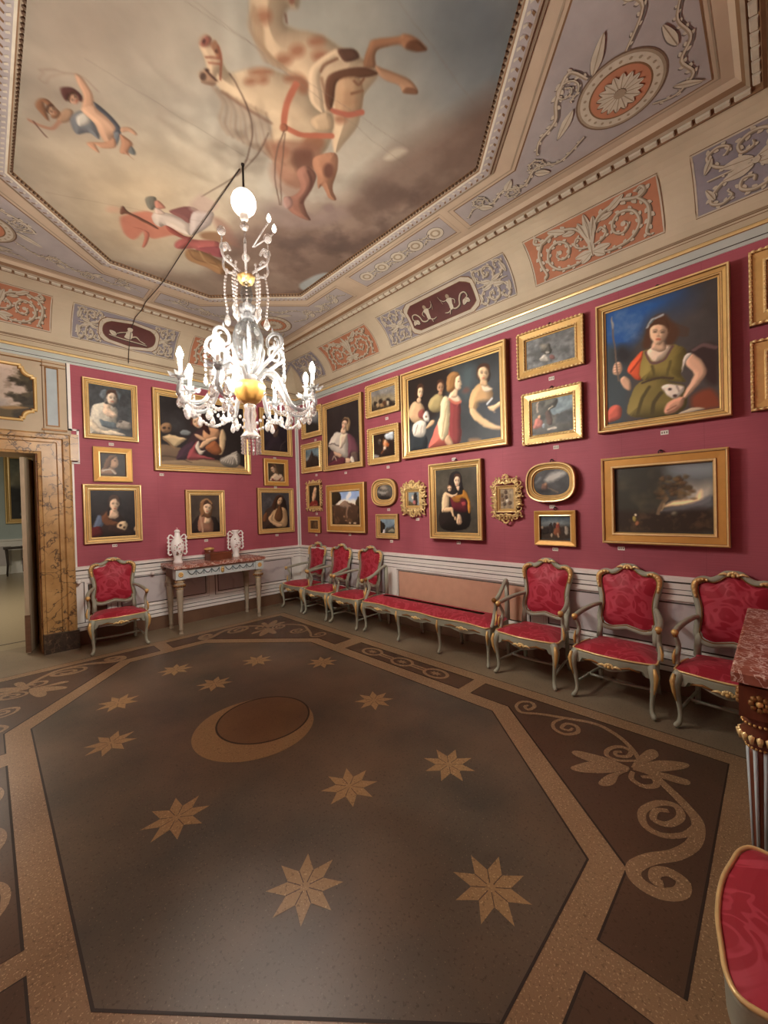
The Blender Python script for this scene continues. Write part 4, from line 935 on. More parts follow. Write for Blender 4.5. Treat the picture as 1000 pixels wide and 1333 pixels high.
p = picture('R5', 'R', 1.94, 2.563, 2.249, 2.778, 'bead', .10, .055, 'small beaded gilt frame with bright figures before a dark grove and white cloud', .010, (46, 36, 32), (420, 480, .11))
p.noise(.4, 4, 19); p.poly([(725, 790), (760, 760), (830, 740), (830, 830), (780, 840), (740, 820)], (196, 206, 212)); p.ell((740, 890), 30, 44, (206, 150, 106)); p.ell((765, 900), 20, 24, (176, 96, 50)); p.ell((735, 855), 12, 14, (220, 180, 140)); p.ell((730, 940), 18, 22, (222, 200, 176)); p.ell((670, 870), 22, 40, (72, 68, 66)); p.ell((672, 850), 8, 10, (170, 140, 110)); p.line([(715, 830), (705, 900)], 12, (110, 66, 36)); p.poly([(605, 1050), (610, 1020), (660, 1025), (650, 1050)], (160, 158, 154)); p.line([(690, 1000), (720, 960)], 10, (150, 92, 60))
p = picture('R6', 'R', 2.645, 4.17, 2.263, 3.40, 'plain', .10, .09, 'large gilt-framed painting of four figures, a woman in a red dress facing right', .0085, (62, 66, 68), (515, 430, .16), ring=True)
p.noise(.3, 3, 20); p.poly([(100, 400), (420, 300), (430, 480), (330, 700), (110, 760)], (44, 38, 36), .05); p.poly([(540, 330), (640, 290), (620, 480), (560, 560)], (84, 100, 104), .06, a=.7)
p.poly([(120, 990), (130, 850), (250, 860), (240, 980)], (52, 58, 62)); p.poly([(110, 640), (150, 580), (215, 600), (240, 660), (230, 730), (170, 760), (115, 720)], (206, 172, 134)); p.poly([(190, 660), (230, 640), (240, 720), (190, 710)], (140, 76, 70)); p.poly([(140, 770), (200, 735), (250, 760), (240, 850), (190, 870), (150, 850)], (222, 216, 200)); p.line([(160, 840), (180, 770)], 8, (150, 142, 130)); p.line([(200, 850), (215, 775)], 7, (160, 150, 136)); p.poly([(250, 790), (290, 730), (320, 730), (300, 770), (255, 800)], (210, 172, 132)); p.poly([(235, 740), (225, 690), (250, 655), (275, 680), (272, 740)], (220, 214, 200)); p.ell((252, 700), 9, 10, (110, 90, 70))
p.poly([(160, 570), (165, 470), (195, 440), (220, 470), (222, 540), (200, 590)], (46, 32, 28)); p.face((202, 500), 25, 52, (228, 196, 160), .05, .6); p.ell((190, 570), 18, 24, (216, 180, 144))
p.poly([(265, 610), (300, 540), (360, 520), (400, 560), (360, 660), (290, 660)], (164, 148, 104)); p.poly([(335, 480), (340, 420), (370, 405), (395, 430), (395, 490)], (66, 50, 40)); p.face((368, 462), 26, 48, (178, 140, 108), 0, .2); p.ell((365, 515), 20, 18, (170, 132, 100))
p.poly([(270, 960), (310, 840), (360, 720), (440, 700), (520, 740), (530, 900), (480, 930), (400, 945)], (198, 106, 92), sh=(-.5, .5, .12)); p.poly([(440, 700), (450, 560), (500, 590), (530, 610), (525, 900), (470, 920), (440, 860)], (130, 62, 62)); p.poly([(360, 700), (365, 600), (400, 540), (440, 560), (445, 640), (440, 780), (400, 890), (360, 870), (345, 760)], (222, 206, 166), sh=(-.6, 0, .1)); p.line([(380, 860), (400, 720), (420, 620)], 8, (180, 160, 120)); p.line([(420, 800), (436, 680)], 7, (180, 160, 120)); p.poly([(400, 900), (430, 850), (470, 920), (440, 940)], (206, 170, 136))
p.poly([(430, 560), (460, 500), (520, 540), (530, 590), (470, 580)], (230, 204, 174)); p.line([(440, 560), (490, 590), (530, 585)], 16, (190, 110, 90)); p.poly([(450, 540), (470, 480), (505, 490), (500, 540)], (224, 192, 156)); p.poly([(415, 480), (420, 380), (470, 335), (520, 355), (500, 400), (480, 480), (440, 510)], (152, 112, 70)); p.poly([(490, 390), (522, 365), (534, 400), (540, 430), (530, 450), (528, 472), (500, 490), (480, 450)], (234, 202, 166), sh=(1, 0, .06)); p.ell((516, 410), 6, 4, (80, 56, 44)); p.line([(420, 470), (450, 380), (480, 350)], 10, (176, 136, 88), a=.7)
p.poly([(600, 560), (640, 470), (700, 430), (780, 470), (790, 560), (740, 610), (680, 620), (650, 660), (610, 650)], (200, 162, 116), sh=(-.5, -.4, .12)); p.poly([(700, 440), (760, 460), (790, 480), (730, 500)], (226, 206, 178)); p.poly([(605, 640), (650, 640), (690, 690), (760, 740), (830, 770), (880, 780), (850, 805), (780, 805), (700, 770), (630, 720)], (222, 186, 142)); p.poly([(670, 600), (790, 570), (880, 560), (880, 760), (760, 720)], (62, 66, 72), .03); p.poly([(750, 620), (800, 605), (860, 575), (860, 610), (800, 660), (815, 665), (770, 645)], (224, 190, 150)); p.line([(745, 600), (785, 550)], 12, (206, 212, 214))
p.poly([(670, 400), (665, 310), (710, 270), (760, 300), (770, 380), (740, 430)], (76, 62, 54)); p.face((715, 350), 42, 66, (222, 190, 152), .12, .2); p.poly([(690, 440), (700, 400), (745, 410), (745, 455)], (206, 172, 132)); p.poly([(600, 880), (680, 880), (690, 900), (600, 915)], (150, 120, 90), .02); p.ell((575, 490), 30, 26, (104, 80, 74), soft=.02)
p = picture('R7', 'R', .283, .767, 1.595, 2.12, 'plain', .08, .05, 'small carved gilt frame with a kneeling figure in red, nearest the corner', .010, (46, 38, 34), (390, 600, .14), carve=(.32, .37, 3, 11))
p.poly([(85, 425), (100, 380), (140, 360), (170, 400), (160, 430)], (130, 48, 44)); p.poly([(110, 340), (130, 250), (150, 255), (150, 320), (125, 380)], (206, 172, 136)); p.ell((145, 262), 9, 14, (222, 188, 150)); p.line([(95, 425), (150, 405)], 9, (180, 120, 100)); p.noise(.2, 5, 21)
p = picture('R8', 'R', .32, .678, 1.22, 1.495, 'flat', .07, .035, 'tiny dull-gold framed interior scene, lowest picture beside the corner', .010, (92, 70, 48), (390, 600, .14))
p.noise(.4, 5, 22); p.line([(115, 630), (118, 560)], 10, (60, 44, 32)); p.line([(145, 630), (140, 570)], 8, (140, 110, 74))
p = picture('R9', 'R', .906, 1.846, 1.247, 2.015, 'ochre', .125, .07, 'wide ochre-framed landscape with mountains, trees and blue sky, above the corner armchairs', .010, (120, 142, 172), (390, 600, .14))
p.noise(.12, 3, 23); p.poly([(430, 340), (450, 300), (470, 285), (475, 320), (445, 350)], (200, 200, 196), .02); p.poly([(300, 380), (400, 360), (500, 365), (560, 370), (560, 420), (300, 420)], (206, 190, 168), .03); p.poly([(300, 600), (300, 420), (370, 410), (410, 375), (460, 390), (520, 410), (560, 400), (560, 610)], (58, 44, 34)); p.poly([(370, 420), (410, 378), (450, 395), (480, 430), (420, 440)], (112, 94, 80)); p.poly([(298, 400), (300, 300), (340, 280), (375, 310), (380, 360), (340, 400)], (42, 36, 26)); p.poly([(520, 400), (530, 350), (552, 335), (558, 420)], (48, 40, 28)); p.line([(440, 520), (435, 470), (445, 430)], 14, (130, 104, 86), .01, .7); p.tint((88, 68, 48), 8, 23, .55, .7, .7, [(300, 430), (560, 430), (560, 600), (300, 600)]); p.ell((465, 575), 10, 8, (170, 150, 124)); p.ell((510, 578), 16, 7, (160, 140, 118)); p.ell((428, 555), 8, 6, (140, 110, 84)); p.ell((412, 520), 7, 6, (150, 120, 96))
p = picture('R10', 'R', 1.995, 2.488, 1.643, 2.035, 'plain', .09, .065, 'oval gilt frame with a grey moonlit scene, left of the smaller carved gilt frame', .008, (80, 78, 74), (470, 600, .1), oval=True)
p.noise(.5, 5, 24); p.ell((290, 350), 45, 26, (160, 150, 136), soft=.02); p.line([(220, 400), (280, 420), (340, 410)], 18, (190, 186, 176), .02); p.ell((360, 440), 40, 36, (90, 84, 76), soft=.02); p.ell((300, 480), 80, 24, (44, 40, 38), soft=.02)
p = picture('R11', 'R', 2.054, 2.49, 1.18, 1.53, 'plain', .075, .045, 'small gilt-framed landscape with a waterfall under a blue cloudy sky, below the left oval', .007, (130, 152, 164), (470, 600, .1))
p.noise(.3, 4, 25); p.poly([(235, 800), (260, 790), (300, 830), (300, 880), (260, 950), (235, 950)], (50, 44, 38)); p.poly([(310, 890), (360, 850), (420, 860), (425, 950), (290, 950)], (72, 70, 62)); p.poly([(340, 920), (380, 890), (420, 890), (420, 930)], (140, 138, 120)); p.poly([(270, 940), (285, 890), (310, 900), (300, 950)], (214, 216, 214)); p.poly([(330, 840), (420, 810), (420, 850), (350, 880)], (112, 130, 142))
p = picture('R12', 'R', 2.565, 2.997, 1.502, 1.955, 'plain', .07, .06, 'small ornate carved gilt frame with a tiny seated figure, left of the mother and child', .007, (130, 142, 146), (470, 600, .1), carve=(.20, .185, 5, 13))
p.poly([(600, 560), (620, 520), (660, 540), (680, 580), (600, 585)], (96, 84, 60)); p.poly([(680, 440), (720, 420), (725, 580), (690, 580)], (46, 42, 40)); p.ell((668, 480), 14, 30, (222, 204, 176)); p.ell((690, 540), 20, 26, (180, 110, 104)); p.ell((662, 452), 9, 11, (206, 170, 136))
p = picture('R13', 'R', 3.08, 3.835, 1.214, 2.152, 'plain', .082, .085, 'gilt-framed painting of a dark-veiled mother holding a naked child, above the settee', .0062, (76, 72, 62), (550, 590, .0975), ring=True)
p.noise(.25, 4, 26); p.tint((54, 52, 46), 3, 27, .5, .8, .7); p.poly([(220, 900), (250, 720), (330, 500), (370, 300), (450, 240), (520, 300), (540, 470), (610, 560), (640, 800), (620, 980), (400, 1040), (260, 1000)], (40, 34, 32)); p.poly([(370, 600), (420, 560), (500, 560), (600, 660), (590, 780), (480, 780), (400, 740)], (96, 36, 44)); p.poly([(520, 660), (570, 650), (585, 690), (540, 705)], (156, 66, 70))
p.poly([(430, 560), (470, 640), (540, 600), (600, 640), (610, 790), (635, 790), (640, 660), (600, 540), (540, 490), (530, 550)], (176, 122, 48), sh=(.3, -.6, .2)); p.poly([(380, 590), (440, 660), (510, 640), (470, 600)], (150, 100, 44)); p.poly([(470, 500), (450, 450), (495, 440), (490, 490)], SK); p.poly([(385, 330), (420, 265), (480, 250), (515, 320), (520, 440), (490, 480), (500, 380), (480, 300), (430, 310), (415, 450), (390, 420)], (38, 34, 36)); p.face((462, 368), 41, 78, (236, 206, 174), .05, -.1)
p.poly([(260, 640), (280, 540), (320, 520), (350, 560), (355, 700), (340, 730), (290, 780), (255, 770)], (222, 192, 152), sh=(-.6, -.2, .1)); p.poly([(320, 530), (360, 540), (420, 555), (470, 525), (460, 560), (400, 590), (340, 575)], (226, 196, 156)); p.poly([(280, 750), (330, 720), (400, 725), (415, 770), (430, 850), (400, 840), (380, 775), (300, 785)], (222, 188, 146)); p.poly([(340, 500), (330, 450), (360, 425), (390, 450), (385, 500), (360, 515)], (224, 192, 156)); p.line([(335, 455), (360, 428), (388, 446)], 12, (120, 84, 56)); p.ell((372, 478), 8, 7, (70, 50, 40)); p.ell((345, 476), 7, 6, (90, 64, 50))
p.poly([(460, 860), (480, 810), (515, 830), (525, 910), (490, 950), (455, 930)], (224, 192, 156)); p.line([(485, 880), (478, 935)], 8, (150, 112, 84)); p.line([(505, 880), (505, 940)], 8, (150, 112, 84)); p.ell((440, 870), 16, 26, (206, 172, 132))
p = picture('R14', 'R', 3.938, 4.30, 1.425, 1.935, 'plain', .07, .06, 'ornate carved gilt frame with a brownish many-figured sketch, right of the mother and child', .005, (150, 134, 108), (625, 600, .14), carve=(.165, .225, 8, 13))
p.noise(.3, 6, 28)
for x, y, c in ((235, 290, (90, 72, 56)), (200, 320, (104, 84, 64)), (250, 370, (214, 206, 186)), (225, 400, (84, 68, 54)), (275, 390, (96, 76, 58)), (205, 360, (120, 96, 72)), (240, 340, (80, 62, 50))): p.ell((x, y), 16, 20, c)
p = picture('R15', 'R', 4.36, 4.855, 1.63, 2.03, 'plain', .07, .09, 'oval gilt frame with a stormy night scene and pale cloud, right of the larger group', .006, (64, 64, 64), (625, 600, .14), oval=True, ring=True)
p.noise(.35, 4, 29); p.poly([(600, 180), (650, 120), (740, 95), (800, 110), (740, 160), (640, 200)], (168, 166, 158), .02); p.ell((600, 245), 30, 40, (110, 80, 64)); p.ell((608, 215), 10, 12, (160, 120, 92)); p.line([(640, 250), (720, 290)], 10, (120, 104, 84)); p.line([(520, 200), (560, 160)], 14, (120, 124, 122), .02); p.ell((560, 280), 90, 20, (40, 38, 38), soft=.02)
p = picture('R16', 'R', 4.428, 4.837, 1.193, 1.546, 'flat', .058, .055, 'small gilt-framed scene of riders on horseback, below the right oval', .005, (70, 84, 92), (625, 600, .14), ring=True)
p.poly([(555, 720), (555, 610), (830, 600), (830, 730)], (58, 48, 38), .02); p.poly([(560, 560), (700, 550), (830, 560), (830, 600), (560, 600)], (112, 122, 122), .02)
for x, y, a, b, c in ((600, 650, 46, 34, (40, 34, 28)), (655, 630, 18, 55, (44, 36, 32)), (690, 600, 14, 24, (60, 44, 38)), (720, 610, 18, 34, (130, 62, 48)), (715, 660, 34, 40, (120, 74, 50)), (800, 650, 22, 44, (150, 140, 124)), (770, 650, 14, 34, (56, 48, 42)), (572, 620, 14, 16, (150, 140, 120)), (715, 580, 9, 10, (190, 150, 116)), (662, 690, 8, 20, (170, 156, 132)), (722, 690, 8, 22, (180, 150, 120))): p.ell((x, y), a, b, c)
p.noise(.2, 8, 30)
p = picture('R17', 'R', 4.286, 4.945, 2.925, 3.397, 'bead', .09, .06, 'small beaded gilt frame with a grey stormy battle and white horse, above the wooded landscape', .006, (122, 126, 126), (665, 400, .1425), ring=True)
p.noise(.35, 4, 31); p.tint((84, 88, 88), 6, 31, .5, .7, .8, [(120, 430), (580, 380), (580, 480), (130, 560)]); p.poly([(270, 400), (310, 350), (350, 330), (370, 400), (330, 430)], (92, 92, 86)); p.poly([(260, 460), (300, 430), (340, 450), (335, 490), (280, 490)], (182, 180, 170)); p.ell((330, 410), 18, 10, (170, 168, 160)); p.ell((290, 350), 26, 16, (160, 154, 138), soft=.02); p.noise(.25, 12, 44, 4); p.ell((375, 450), 24, 20, (130, 96, 92)); p.line([(140, 440), (200, 425), (250, 450)], 22, (96, 98, 96), .02)
p = picture('R18', 'R', 4.325, 4.92, 2.23, 2.762, 'bead', .095, .06, 'small beaded gilt frame with a wooded landscape and figures in red, below the battle scene', .006, (128, 146, 152), (665, 400, .1425), ring=True)
p.noise(.25, 4, 32); p.poly([(185, 1160), (185, 870), (300, 840), (420, 830), (410, 900), (360, 940), (400, 980), (560, 940), (560, 1110)], (92, 92, 84)); p.tint((66, 66, 62), 6, 33, .45, .7, .9, [(185, 870), (400, 840), (380, 1000), (185, 1100)]); p.poly([(420, 990), (480, 950), (560, 930), (560, 1030), (420, 1050)], (72, 76, 76), .02); p.line([(240, 960), (235, 900), (250, 870)], 14, (186, 168, 146)); p.poly([(205, 1100), (215, 1030), (250, 1010), (290, 1040), (280, 1090), (230, 1110)], (176, 106, 92)); p.ell((258, 1000), 14, 16, (206, 166, 130)); p.ell((300, 1080), 16, 26, (150, 160, 166)); p.poly([(310, 980), (340, 940), (370, 990), (380, 1060), (340, 1070)], (84, 66, 58)); p.line([(345, 930), (375, 900)], 14, (196, 186, 160)); p.poly([(330, 1110), (390, 1085), (410, 1100), (350, 1120)], (190, 180, 166)); p.noise(.2, 9, 34, 3)
p = picture('R19', 'R', 5.055, 5.985, 2.246, 3.40, 'plain', .075, .085, 'largest right-hand gilt-framed portrait, woman in olive dress holding a spear', .0055, (76, 72, 70), (770, 340, .19), ring=True)
p.noise(.2, 3, 35); p.poly([(85, 360), (300, 280), (620, 200), (540, 300), (400, 380), (330, 500), (240, 600), (90, 640)], (46, 88, 148), .06); p.poly([(520, 260), (700, 180), (700, 300), (560, 380)], (60, 76, 104), .08, a=.7); p.tint((108, 132, 164), 6, 36, .5, .75, .6, [(90, 360), (400, 300), (330, 520), (90, 640)]); p.poly([(90, 620), (200, 590), (240, 640), (260, 900), (220, 1100), (100, 1110)], (66, 76, 80), .04); p.ell((220, 640), 60, 60, (52, 50, 52), soft=.04)
p.poly([(660, 640), (760, 570), (850, 570), (870, 700), (860, 840), (780, 820), (740, 700)], (62, 50, 48), .02); p.line([(700, 610), (770, 575), (850, 590)], 20, (104, 84, 82)); p.poly([(690, 930), (800, 870), (870, 920), (870, 1000), (700, 1010)], (132, 72, 52), .02); p.poly([(600, 1040), (700, 1000), (780, 1010), (620, 1050)], (196, 182, 156)); p.poly([(100, 1050), (150, 990), (200, 1000), (200, 1070), (120, 1105)], (196, 98, 80))
p.poly([(240, 1020), (290, 880), (340, 820), (460, 800), (560, 830), (650, 870), (640, 1000), (520, 1060), (300, 1070)], (122, 110, 62), sh=(-.4, -.5, .2)); p.line([(320, 1040), (350, 940), (400, 860)], 20, (84, 76, 46), .006); p.line([(420, 1040), (430, 960), (480, 900)], 24, (80, 72, 46), .006); p.poly([(250, 740), (300, 660), (360, 620), (350, 800), (280, 790)], (206, 92, 58), sh=(-.5, 0, .15)); p.line([(270, 760), (320, 690), (350, 660)], 10, (150, 58, 40)); p.poly([(340, 800), (350, 640), (380, 605), (560, 570), (650, 610), (640, 720), (610, 770), (640, 830), (500, 810)], (138, 124, 68), sh=(-.3, -.6, .15)); p.line([(420, 720), (430, 780)], 16, (96, 86, 50)); p.line([(540, 690), (520, 780)], 18, (100, 90, 52)); p.line([(350, 830), (450, 800), (560, 800)], 12, (72, 60, 48))
p.poly([(380, 630), (420, 590), (540, 570), (530, 620), (470, 680), (430, 690)], (232, 208, 182)); p.line([(372, 620), (385, 670), (430, 700), (500, 670), (555, 585)], 14, (104, 78, 76)); p.poly([(410, 600), (430, 550), (500, 550), (510, 600), (460, 620)], (206, 172, 142)); p.poly([(355, 580), (380, 450), (430, 380), (500, 365), (550, 400), (590, 450), (600, 500), (575, 550), (545, 575), (510, 560), (500, 420), (430, 410), (415, 560), (385, 600)], (84, 58, 42), .015); [p.line([(560, 430+k*24), (610, 445+k*22), (660, 470+k*14)], 12, (84, 60, 46), .006, .6) for k in range(4)]; p.face((460, 490), 62, 82, (222, 184, 150), .06, .1, (84, 58, 42)); p.line([(385, 450), (410, 405), (440, 390), (490, 370)], 12, (170, 176, 178)); p.line([(400, 430), (430, 400)], 8, (96, 110, 112))
p.poly([(650, 660), (700, 640), (770, 700), (790, 760), (740, 840), (660, 930), (620, 940), (680, 820), (700, 770), (650, 710)], (218, 176, 146), sh=(-.5, .3, .1)); p.poly([(640, 650), (690, 635), (650, 690), (620, 760)], (214, 206, 194)); p.poly([(500, 1000), (540, 950), (630, 930), (620, 990), (560, 1040), (505, 1045)], (206, 156, 128)); p.line([(520, 1020), (580, 985)], 7, (140, 96, 76)); p.line([(530, 1040), (600, 1000)], 7, (140, 96, 76))
p.poly([(480, 860), (530, 840), (600, 850), (640, 870), (610, 920), (560, 940), (520, 920), (500, 890)], (224, 212, 196)); p.ell((540, 876), 12, 8, (60, 50, 46)); p.ell((568, 920), 16, 10, (70, 56, 52)); p.line([(585, 850), (600, 890)], 8, (150, 136, 124))
p.poly([(195, 820), (225, 790), (270, 830), (270, 880), (240, 880)], (204, 164, 134)); p.poly([(145, 740), (160, 700), (200, 690), (215, 740), (190, 780), (150, 775)], (214, 176, 146))
for k in range(4): p.line([(152, 712+k*18), (195, 705+k*18)], 4, (150, 110, 86))
p.line([(140, 390), (150, 520), (185, 820)], 10, (112, 96, 84)); p.poly([(140, 380), (152, 430), (145, 470), (136, 430)], (150, 150, 148))
p = picture('R20', 'R', 5.078, 5.963, 1.245, 2.012, 'ochre', .10, .085, 'wide ochre-framed dusky landscape with a leaning tree, above the right-hand armchairs', .0055, (60, 60, 56), (780, 580, .18), ring=True)
p.noise(.3, 3, 37); p.poly([(110, 170), (430, 150), (470, 300), (440, 470), (110, 620)], (46, 46, 40), .06); p.poly([(500, 170), (820, 110), (820, 240), (600, 250)], (88, 96, 98), .06); p.poly([(640, 300), (720, 290), (820, 280), (820, 400), (640, 420)], (140, 138, 128), .05); p.poly([(470, 440), (560, 400), (690, 390), (740, 320), (730, 400), (600, 430)], (214, 186, 140), .015); p.poly([(460, 460), (640, 430), (720, 400), (825, 360), (825, 480), (460, 500)], (76, 78, 80), .012); p.poly([(110, 480), (460, 480), (830, 460), (830, 630), (110, 620)], (42, 36, 30), .03); p.tint((72, 58, 44), 9, 38, .55, .72, .7, [(250, 480), (830, 470), (830, 620), (150, 620)])
p.line([(430, 490), (450, 430), (490, 380)], 24, (92, 78, 60)); p.line([(455, 470), (470, 420)], 8, (130, 112, 84))
rn_ = random.Random(12)
for k in range(46):
    tx, ty = rn_.uniform(425, 650), rn_.uniform(225, 385)
    if ty > 330 and tx > 560: tx += 40
    p.ell((tx, ty), rn_.uniform(14, 34), rn_.uniform(8, 20), rn_.choice([(70, 60, 44), (58, 50, 38), (86, 74, 50), (78, 62, 44)]), soft=.010, a=.85)
for k in range(26): p.ell((rn_.uniform(130, 430), rn_.uniform(200, 470)), rn_.uniform(20, 50), rn_.uniform(14, 34), rn_.choice([(52, 52, 44), (62, 60, 48), (46, 46, 42)]), soft=.02, a=.6)
p.poly([(520, 150), (640, 135), (820, 130), (820, 190), (640, 200)], (112, 120, 124), .05, a=.6); p.tint((92, 74, 50), 12, 39, .5, .65, .6, [(430, 230), (640, 230), (640, 390), (440, 380)]); p.ell((265, 500), 7, 8, (226, 206, 176)); p.ell((255, 530), 14, 20, (120, 108, 60)); p.ell((275, 560), 16, 16, (120, 80, 56)); p.ell((545, 490), 20, 14, (92, 88, 74), soft=.01)
p = picture('R21', 'R', 6.087, 6.69, 2.88, 3.42, 'bead', .11, .06, 'beaded gilt frame cut by the right picture edge, the upper of the two', .007, (40, 34, 30), (960, 300, .195)); p.noise(.4, 4, 40); p.tint((90, 80, 66), 4, 41, .5, .75, .8)
p = picture('R22', 'R', 6.088, 6.69, 2.256, 2.77, 'bead', .11, .06, 'beaded gilt frame cut by the right picture edge, the lower of the two', .007, (48, 40, 34), (960, 300, .195)); p.noise(.4, 4, 42); p.tint((84, 70, 54), 4, 43, .5, .75, .8)
for k in list(PICS):
    if k in ('R20', 'R9', 'R21', 'R22'): PICS[k][0].c *= 1.45
    elif k[0] == 'R': PICS[k][0].c *= 1.08
    finish(k)
tags = [('F', -2.86, 2.55, 'woman in white with veiled hair'), ('F', -2.86, 1.215, 'woman holding a skull'), ('F', -2.27, 2.175, 'large kneeling woman with the book'), ('F', -.47, 2.53, 'bearded old man'), ('F', -.47, 2.03, 'girl looking down'), ('F', -.47, 1.19, 'long-haired woman looking upward'), ('F', -1.68, 1.19, 'veiled woman with lowered eyes'),
        ('R', .57, 2.82, 'misty seascape'), ('R', .57, 2.215, 'dark hill under blue sky'), ('R', 1.36, 2.19, 'saint in the white robe'), ('R', 2.30, 2.885, 'cavalry skirmish'), ('R', 2.30, 2.195, 'bright figures by the dark grove'), ('R', 3.42, 2.19, 'big four-figure painting'), ('R', .55, 1.545, 'kneeling figure in red'), ('R', .52, 1.175, 'tiny interior scene'), ('R', 1.42, 1.21, 'mountain landscape in ochre frame'),
        ('R', 2.29, 1.59, 'left oval frame'), ('R', 2.33, 1.14, 'waterfall landscape'), ('R', 2.82, 1.455, 'smaller carved frame with seated figure'), ('R', 3.46, 1.17, 'mother and child'), ('R', 4.60, 1.585, 'right oval frame'), ('R', 4.62, 1.155, 'riders on horseback'), ('R', 4.62, 2.875, 'grey stormy battle'), ('R', 4.65, 2.18, 'wooded landscape with red figures'), ('R', 5.55, 2.19, 'woman with the spear'), ('R', 5.21, 1.195, 'dusky landscape with leaning tree')]
for a in tags: number_tag(*a)

# ------------------------------------------------------------ painted sky of the ceiling
fr = Pic(KX-1.30, KX+1.30, KY-2.02, KY+2.02, .0068, (182, 171, 152)); fr.form = .26
def zc(ox, oy, sc): return lambda x, y: tuple(hit(ox+x*sc, oy+y*sc, 2, ZC)[:2])
def setz(ox, oy, sc):
    fr.m = zc(ox, oy, sc); q_ = (500, 500) if sc < 1 else (380, 120); a = np.array(fr.m(*q_)); b = np.array(fr.m(q_[0]+10, q_[1]+10)); fr.k = np.linalg.norm(b-a)/14.14
setz(0, 0, 1.0)
fr.poly([(380, -150), (640, -60), (690, 40), (640, 210), (540, 120), (460, 30)], (138, 140, 134), .45); fr.poly([(540, -100), (690, -20), (660, 160), (600, 100)], (112, 118, 120), .3); fr.poly([(300, -120), (480, -60), (470, 130), (330, 20)], (166, 162, 148), .35)
fr.poly([(60, 200), (250, 210), (300, 330), (140, 330)], (200, 178, 146), .4); fr.poly([(60, -20), (200, 0), (180, 100), (60, 120)], (170, 152, 132), .4)
fr.tint((206, 188, 160), 3, 50, .5, .75, .5, [(30, 60), (300, 40), (320, 330), (30, 300)])
fr.poly([(300, 300), (360, 285), (430, 270), (490, 220), (560, 175), (660, 120), (660, 230), (520, 320), (400, 400), (300, 395), (270, 375)], (128, 106, 92), .12)
fr.tint((150, 128, 112), 6, 51, .45, .62, .8, [(290, 290), (480, 230), (640, 130), (640, 230), (400, 390), (290, 390)]); fr.tint((98, 80, 72), 7, 52, .52, .68, .75, [(320, 310), (480, 260), (640, 180), (600, 260), (400, 390), (300, 390)])
fr.poly([(130, 345), (200, 350), (330, 372), (330, 395), (250, 390)], (158, 138, 120), .1); fr.poly([(500, 205), (515, 192), (530, 196), (510, 208)], (200, 184, 160), .02); fr.poly([(390, 370), (420, 355), (430, 360), (400, 378)], (170, 174, 168), .02)
setz(250, 0, .31)
HC, HB, HD = (206, 178, 144), (146, 92, 66), (124, 86, 62)
fr.poly([(240, -60), (320, -110), (430, -90), (450, -20), (440, 30), (400, 35), (385, 90), (430, 115), (500, 130), (560, 155), (620, 195), (690, 210), (712, 240), (770, 270), (785, 310), (720, 400), (715, 450), (690, 530), (640, 600), (600, 640), (585, 560), (560, 470), (490, 420), (400, 300), (340, 270), (280, 200), (250, 110)], HC, .012, sh=(.6, -.2, .12))
for c, rx, ry in (((440, 210), 34, 30), ((385, 245), 36, 26), ((525, 175), 36, 22), ((540, 235), 34, 24), ((295, 70), 36, 34), ((660, 425), 40, 20), ((655, 390), 26, 14), ((620, 500), 26, 18)): fr.ell(c, rx, ry, HB, soft=.02, a=.7)
for k in range(9): fr.line([(255+k*5, 20+k*14), (235+k*10, 110+k*14), (270+k*16, 190+k*12), (300+k*14, 250+k*6)], 9, (150, 122, 96) if k % 2 else (176, 148, 116), .01, .6)
LG = (164, 118, 86)
fr.poly([(720, 275), (740, 190), (765, 160), (870, 150), (890, 140), (930, 150), (975, 185), (980, 210), (905, 205), (870, 185), (790, 200), (772, 230), (770, 280)], LG, sh=(-.3, -.6, .25)); fr.poly([(905, 205), (915, 175), (950, 170), (980, 200), (978, 212)], (110, 74, 52)); fr.poly([(770, 275), (830, 290), (900, 320), (940, 360), (945, 390), (890, 385), (870, 355), (800, 325)], (178, 136, 104)); fr.poly([(890, 386), (900, 365), (940, 372), (945, 391)], (128, 90, 66))
fr.poly([(560, 420), (565, 340), (600, 300), (680, 280), (740, 285), (782, 305), (720, 325), (640, 330), (605, 350), (595, 420), (580, 470)], (98, 66, 48)); fr.poly([(620, 330), (700, 325), (720, 400), (700, 470), (610, 470), (600, 400)], (186, 148, 112), a=.8); fr.line([(680, 340), (700, 355), (720, 330)], 8, (120, 80, 58)); fr.line([(670, 390), (715, 380)], 10, (130, 92, 66)); fr.line([(590, 465), (650, 480), (712, 472)], 26, (178, 104, 82))
fr.poly([(36, 180), (60, 148), (85, 160), (85, 185), (115, 190), (122, 225), (135, 265), (165, 300), (230, 285), (320, 285), (390, 305), (450, 320), (490, 345), (495, 400), (545, 460), (590, 480), (588, 560), (570, 620), (520, 680), (500, 740), (440, 790), (380, 760), (330, 640), (330, 510), (260, 470), (180, 420), (130, 385), (100, 355), (40, 335), (33, 308), (62, 290), (50, 235)], (208, 182, 148), .012, sh=(-.2, -.7, .12))
for c, rx, ry in (((290, 300), 50, 18), ((250, 340), 26, 18), ((300, 335), 22, 18), ((430, 325), 44, 20), ((470, 360), 26, 34), ((510, 600), 48, 36), ((360, 640), 50, 30), ((320, 610), 22, 22), ((470, 650), 34, 40), ((60, 175), 18, 22)): fr.ell(c, rx, ry, HB, soft=.02, a=.72)
fr.poly([(330, 690), (420, 720), (470, 800), (430, 850), (350, 780)], (158, 128, 110), .03, a=.8)
for k in range(12): fr.line([(90+k*20, 365+k*10), (132+k*18, 430+k*12), (118+k*22, 500+k*14), (150+k*22, 560+k*12)], 13, (140, 114, 94) if k % 2 else (168, 142, 116), .012, .6)
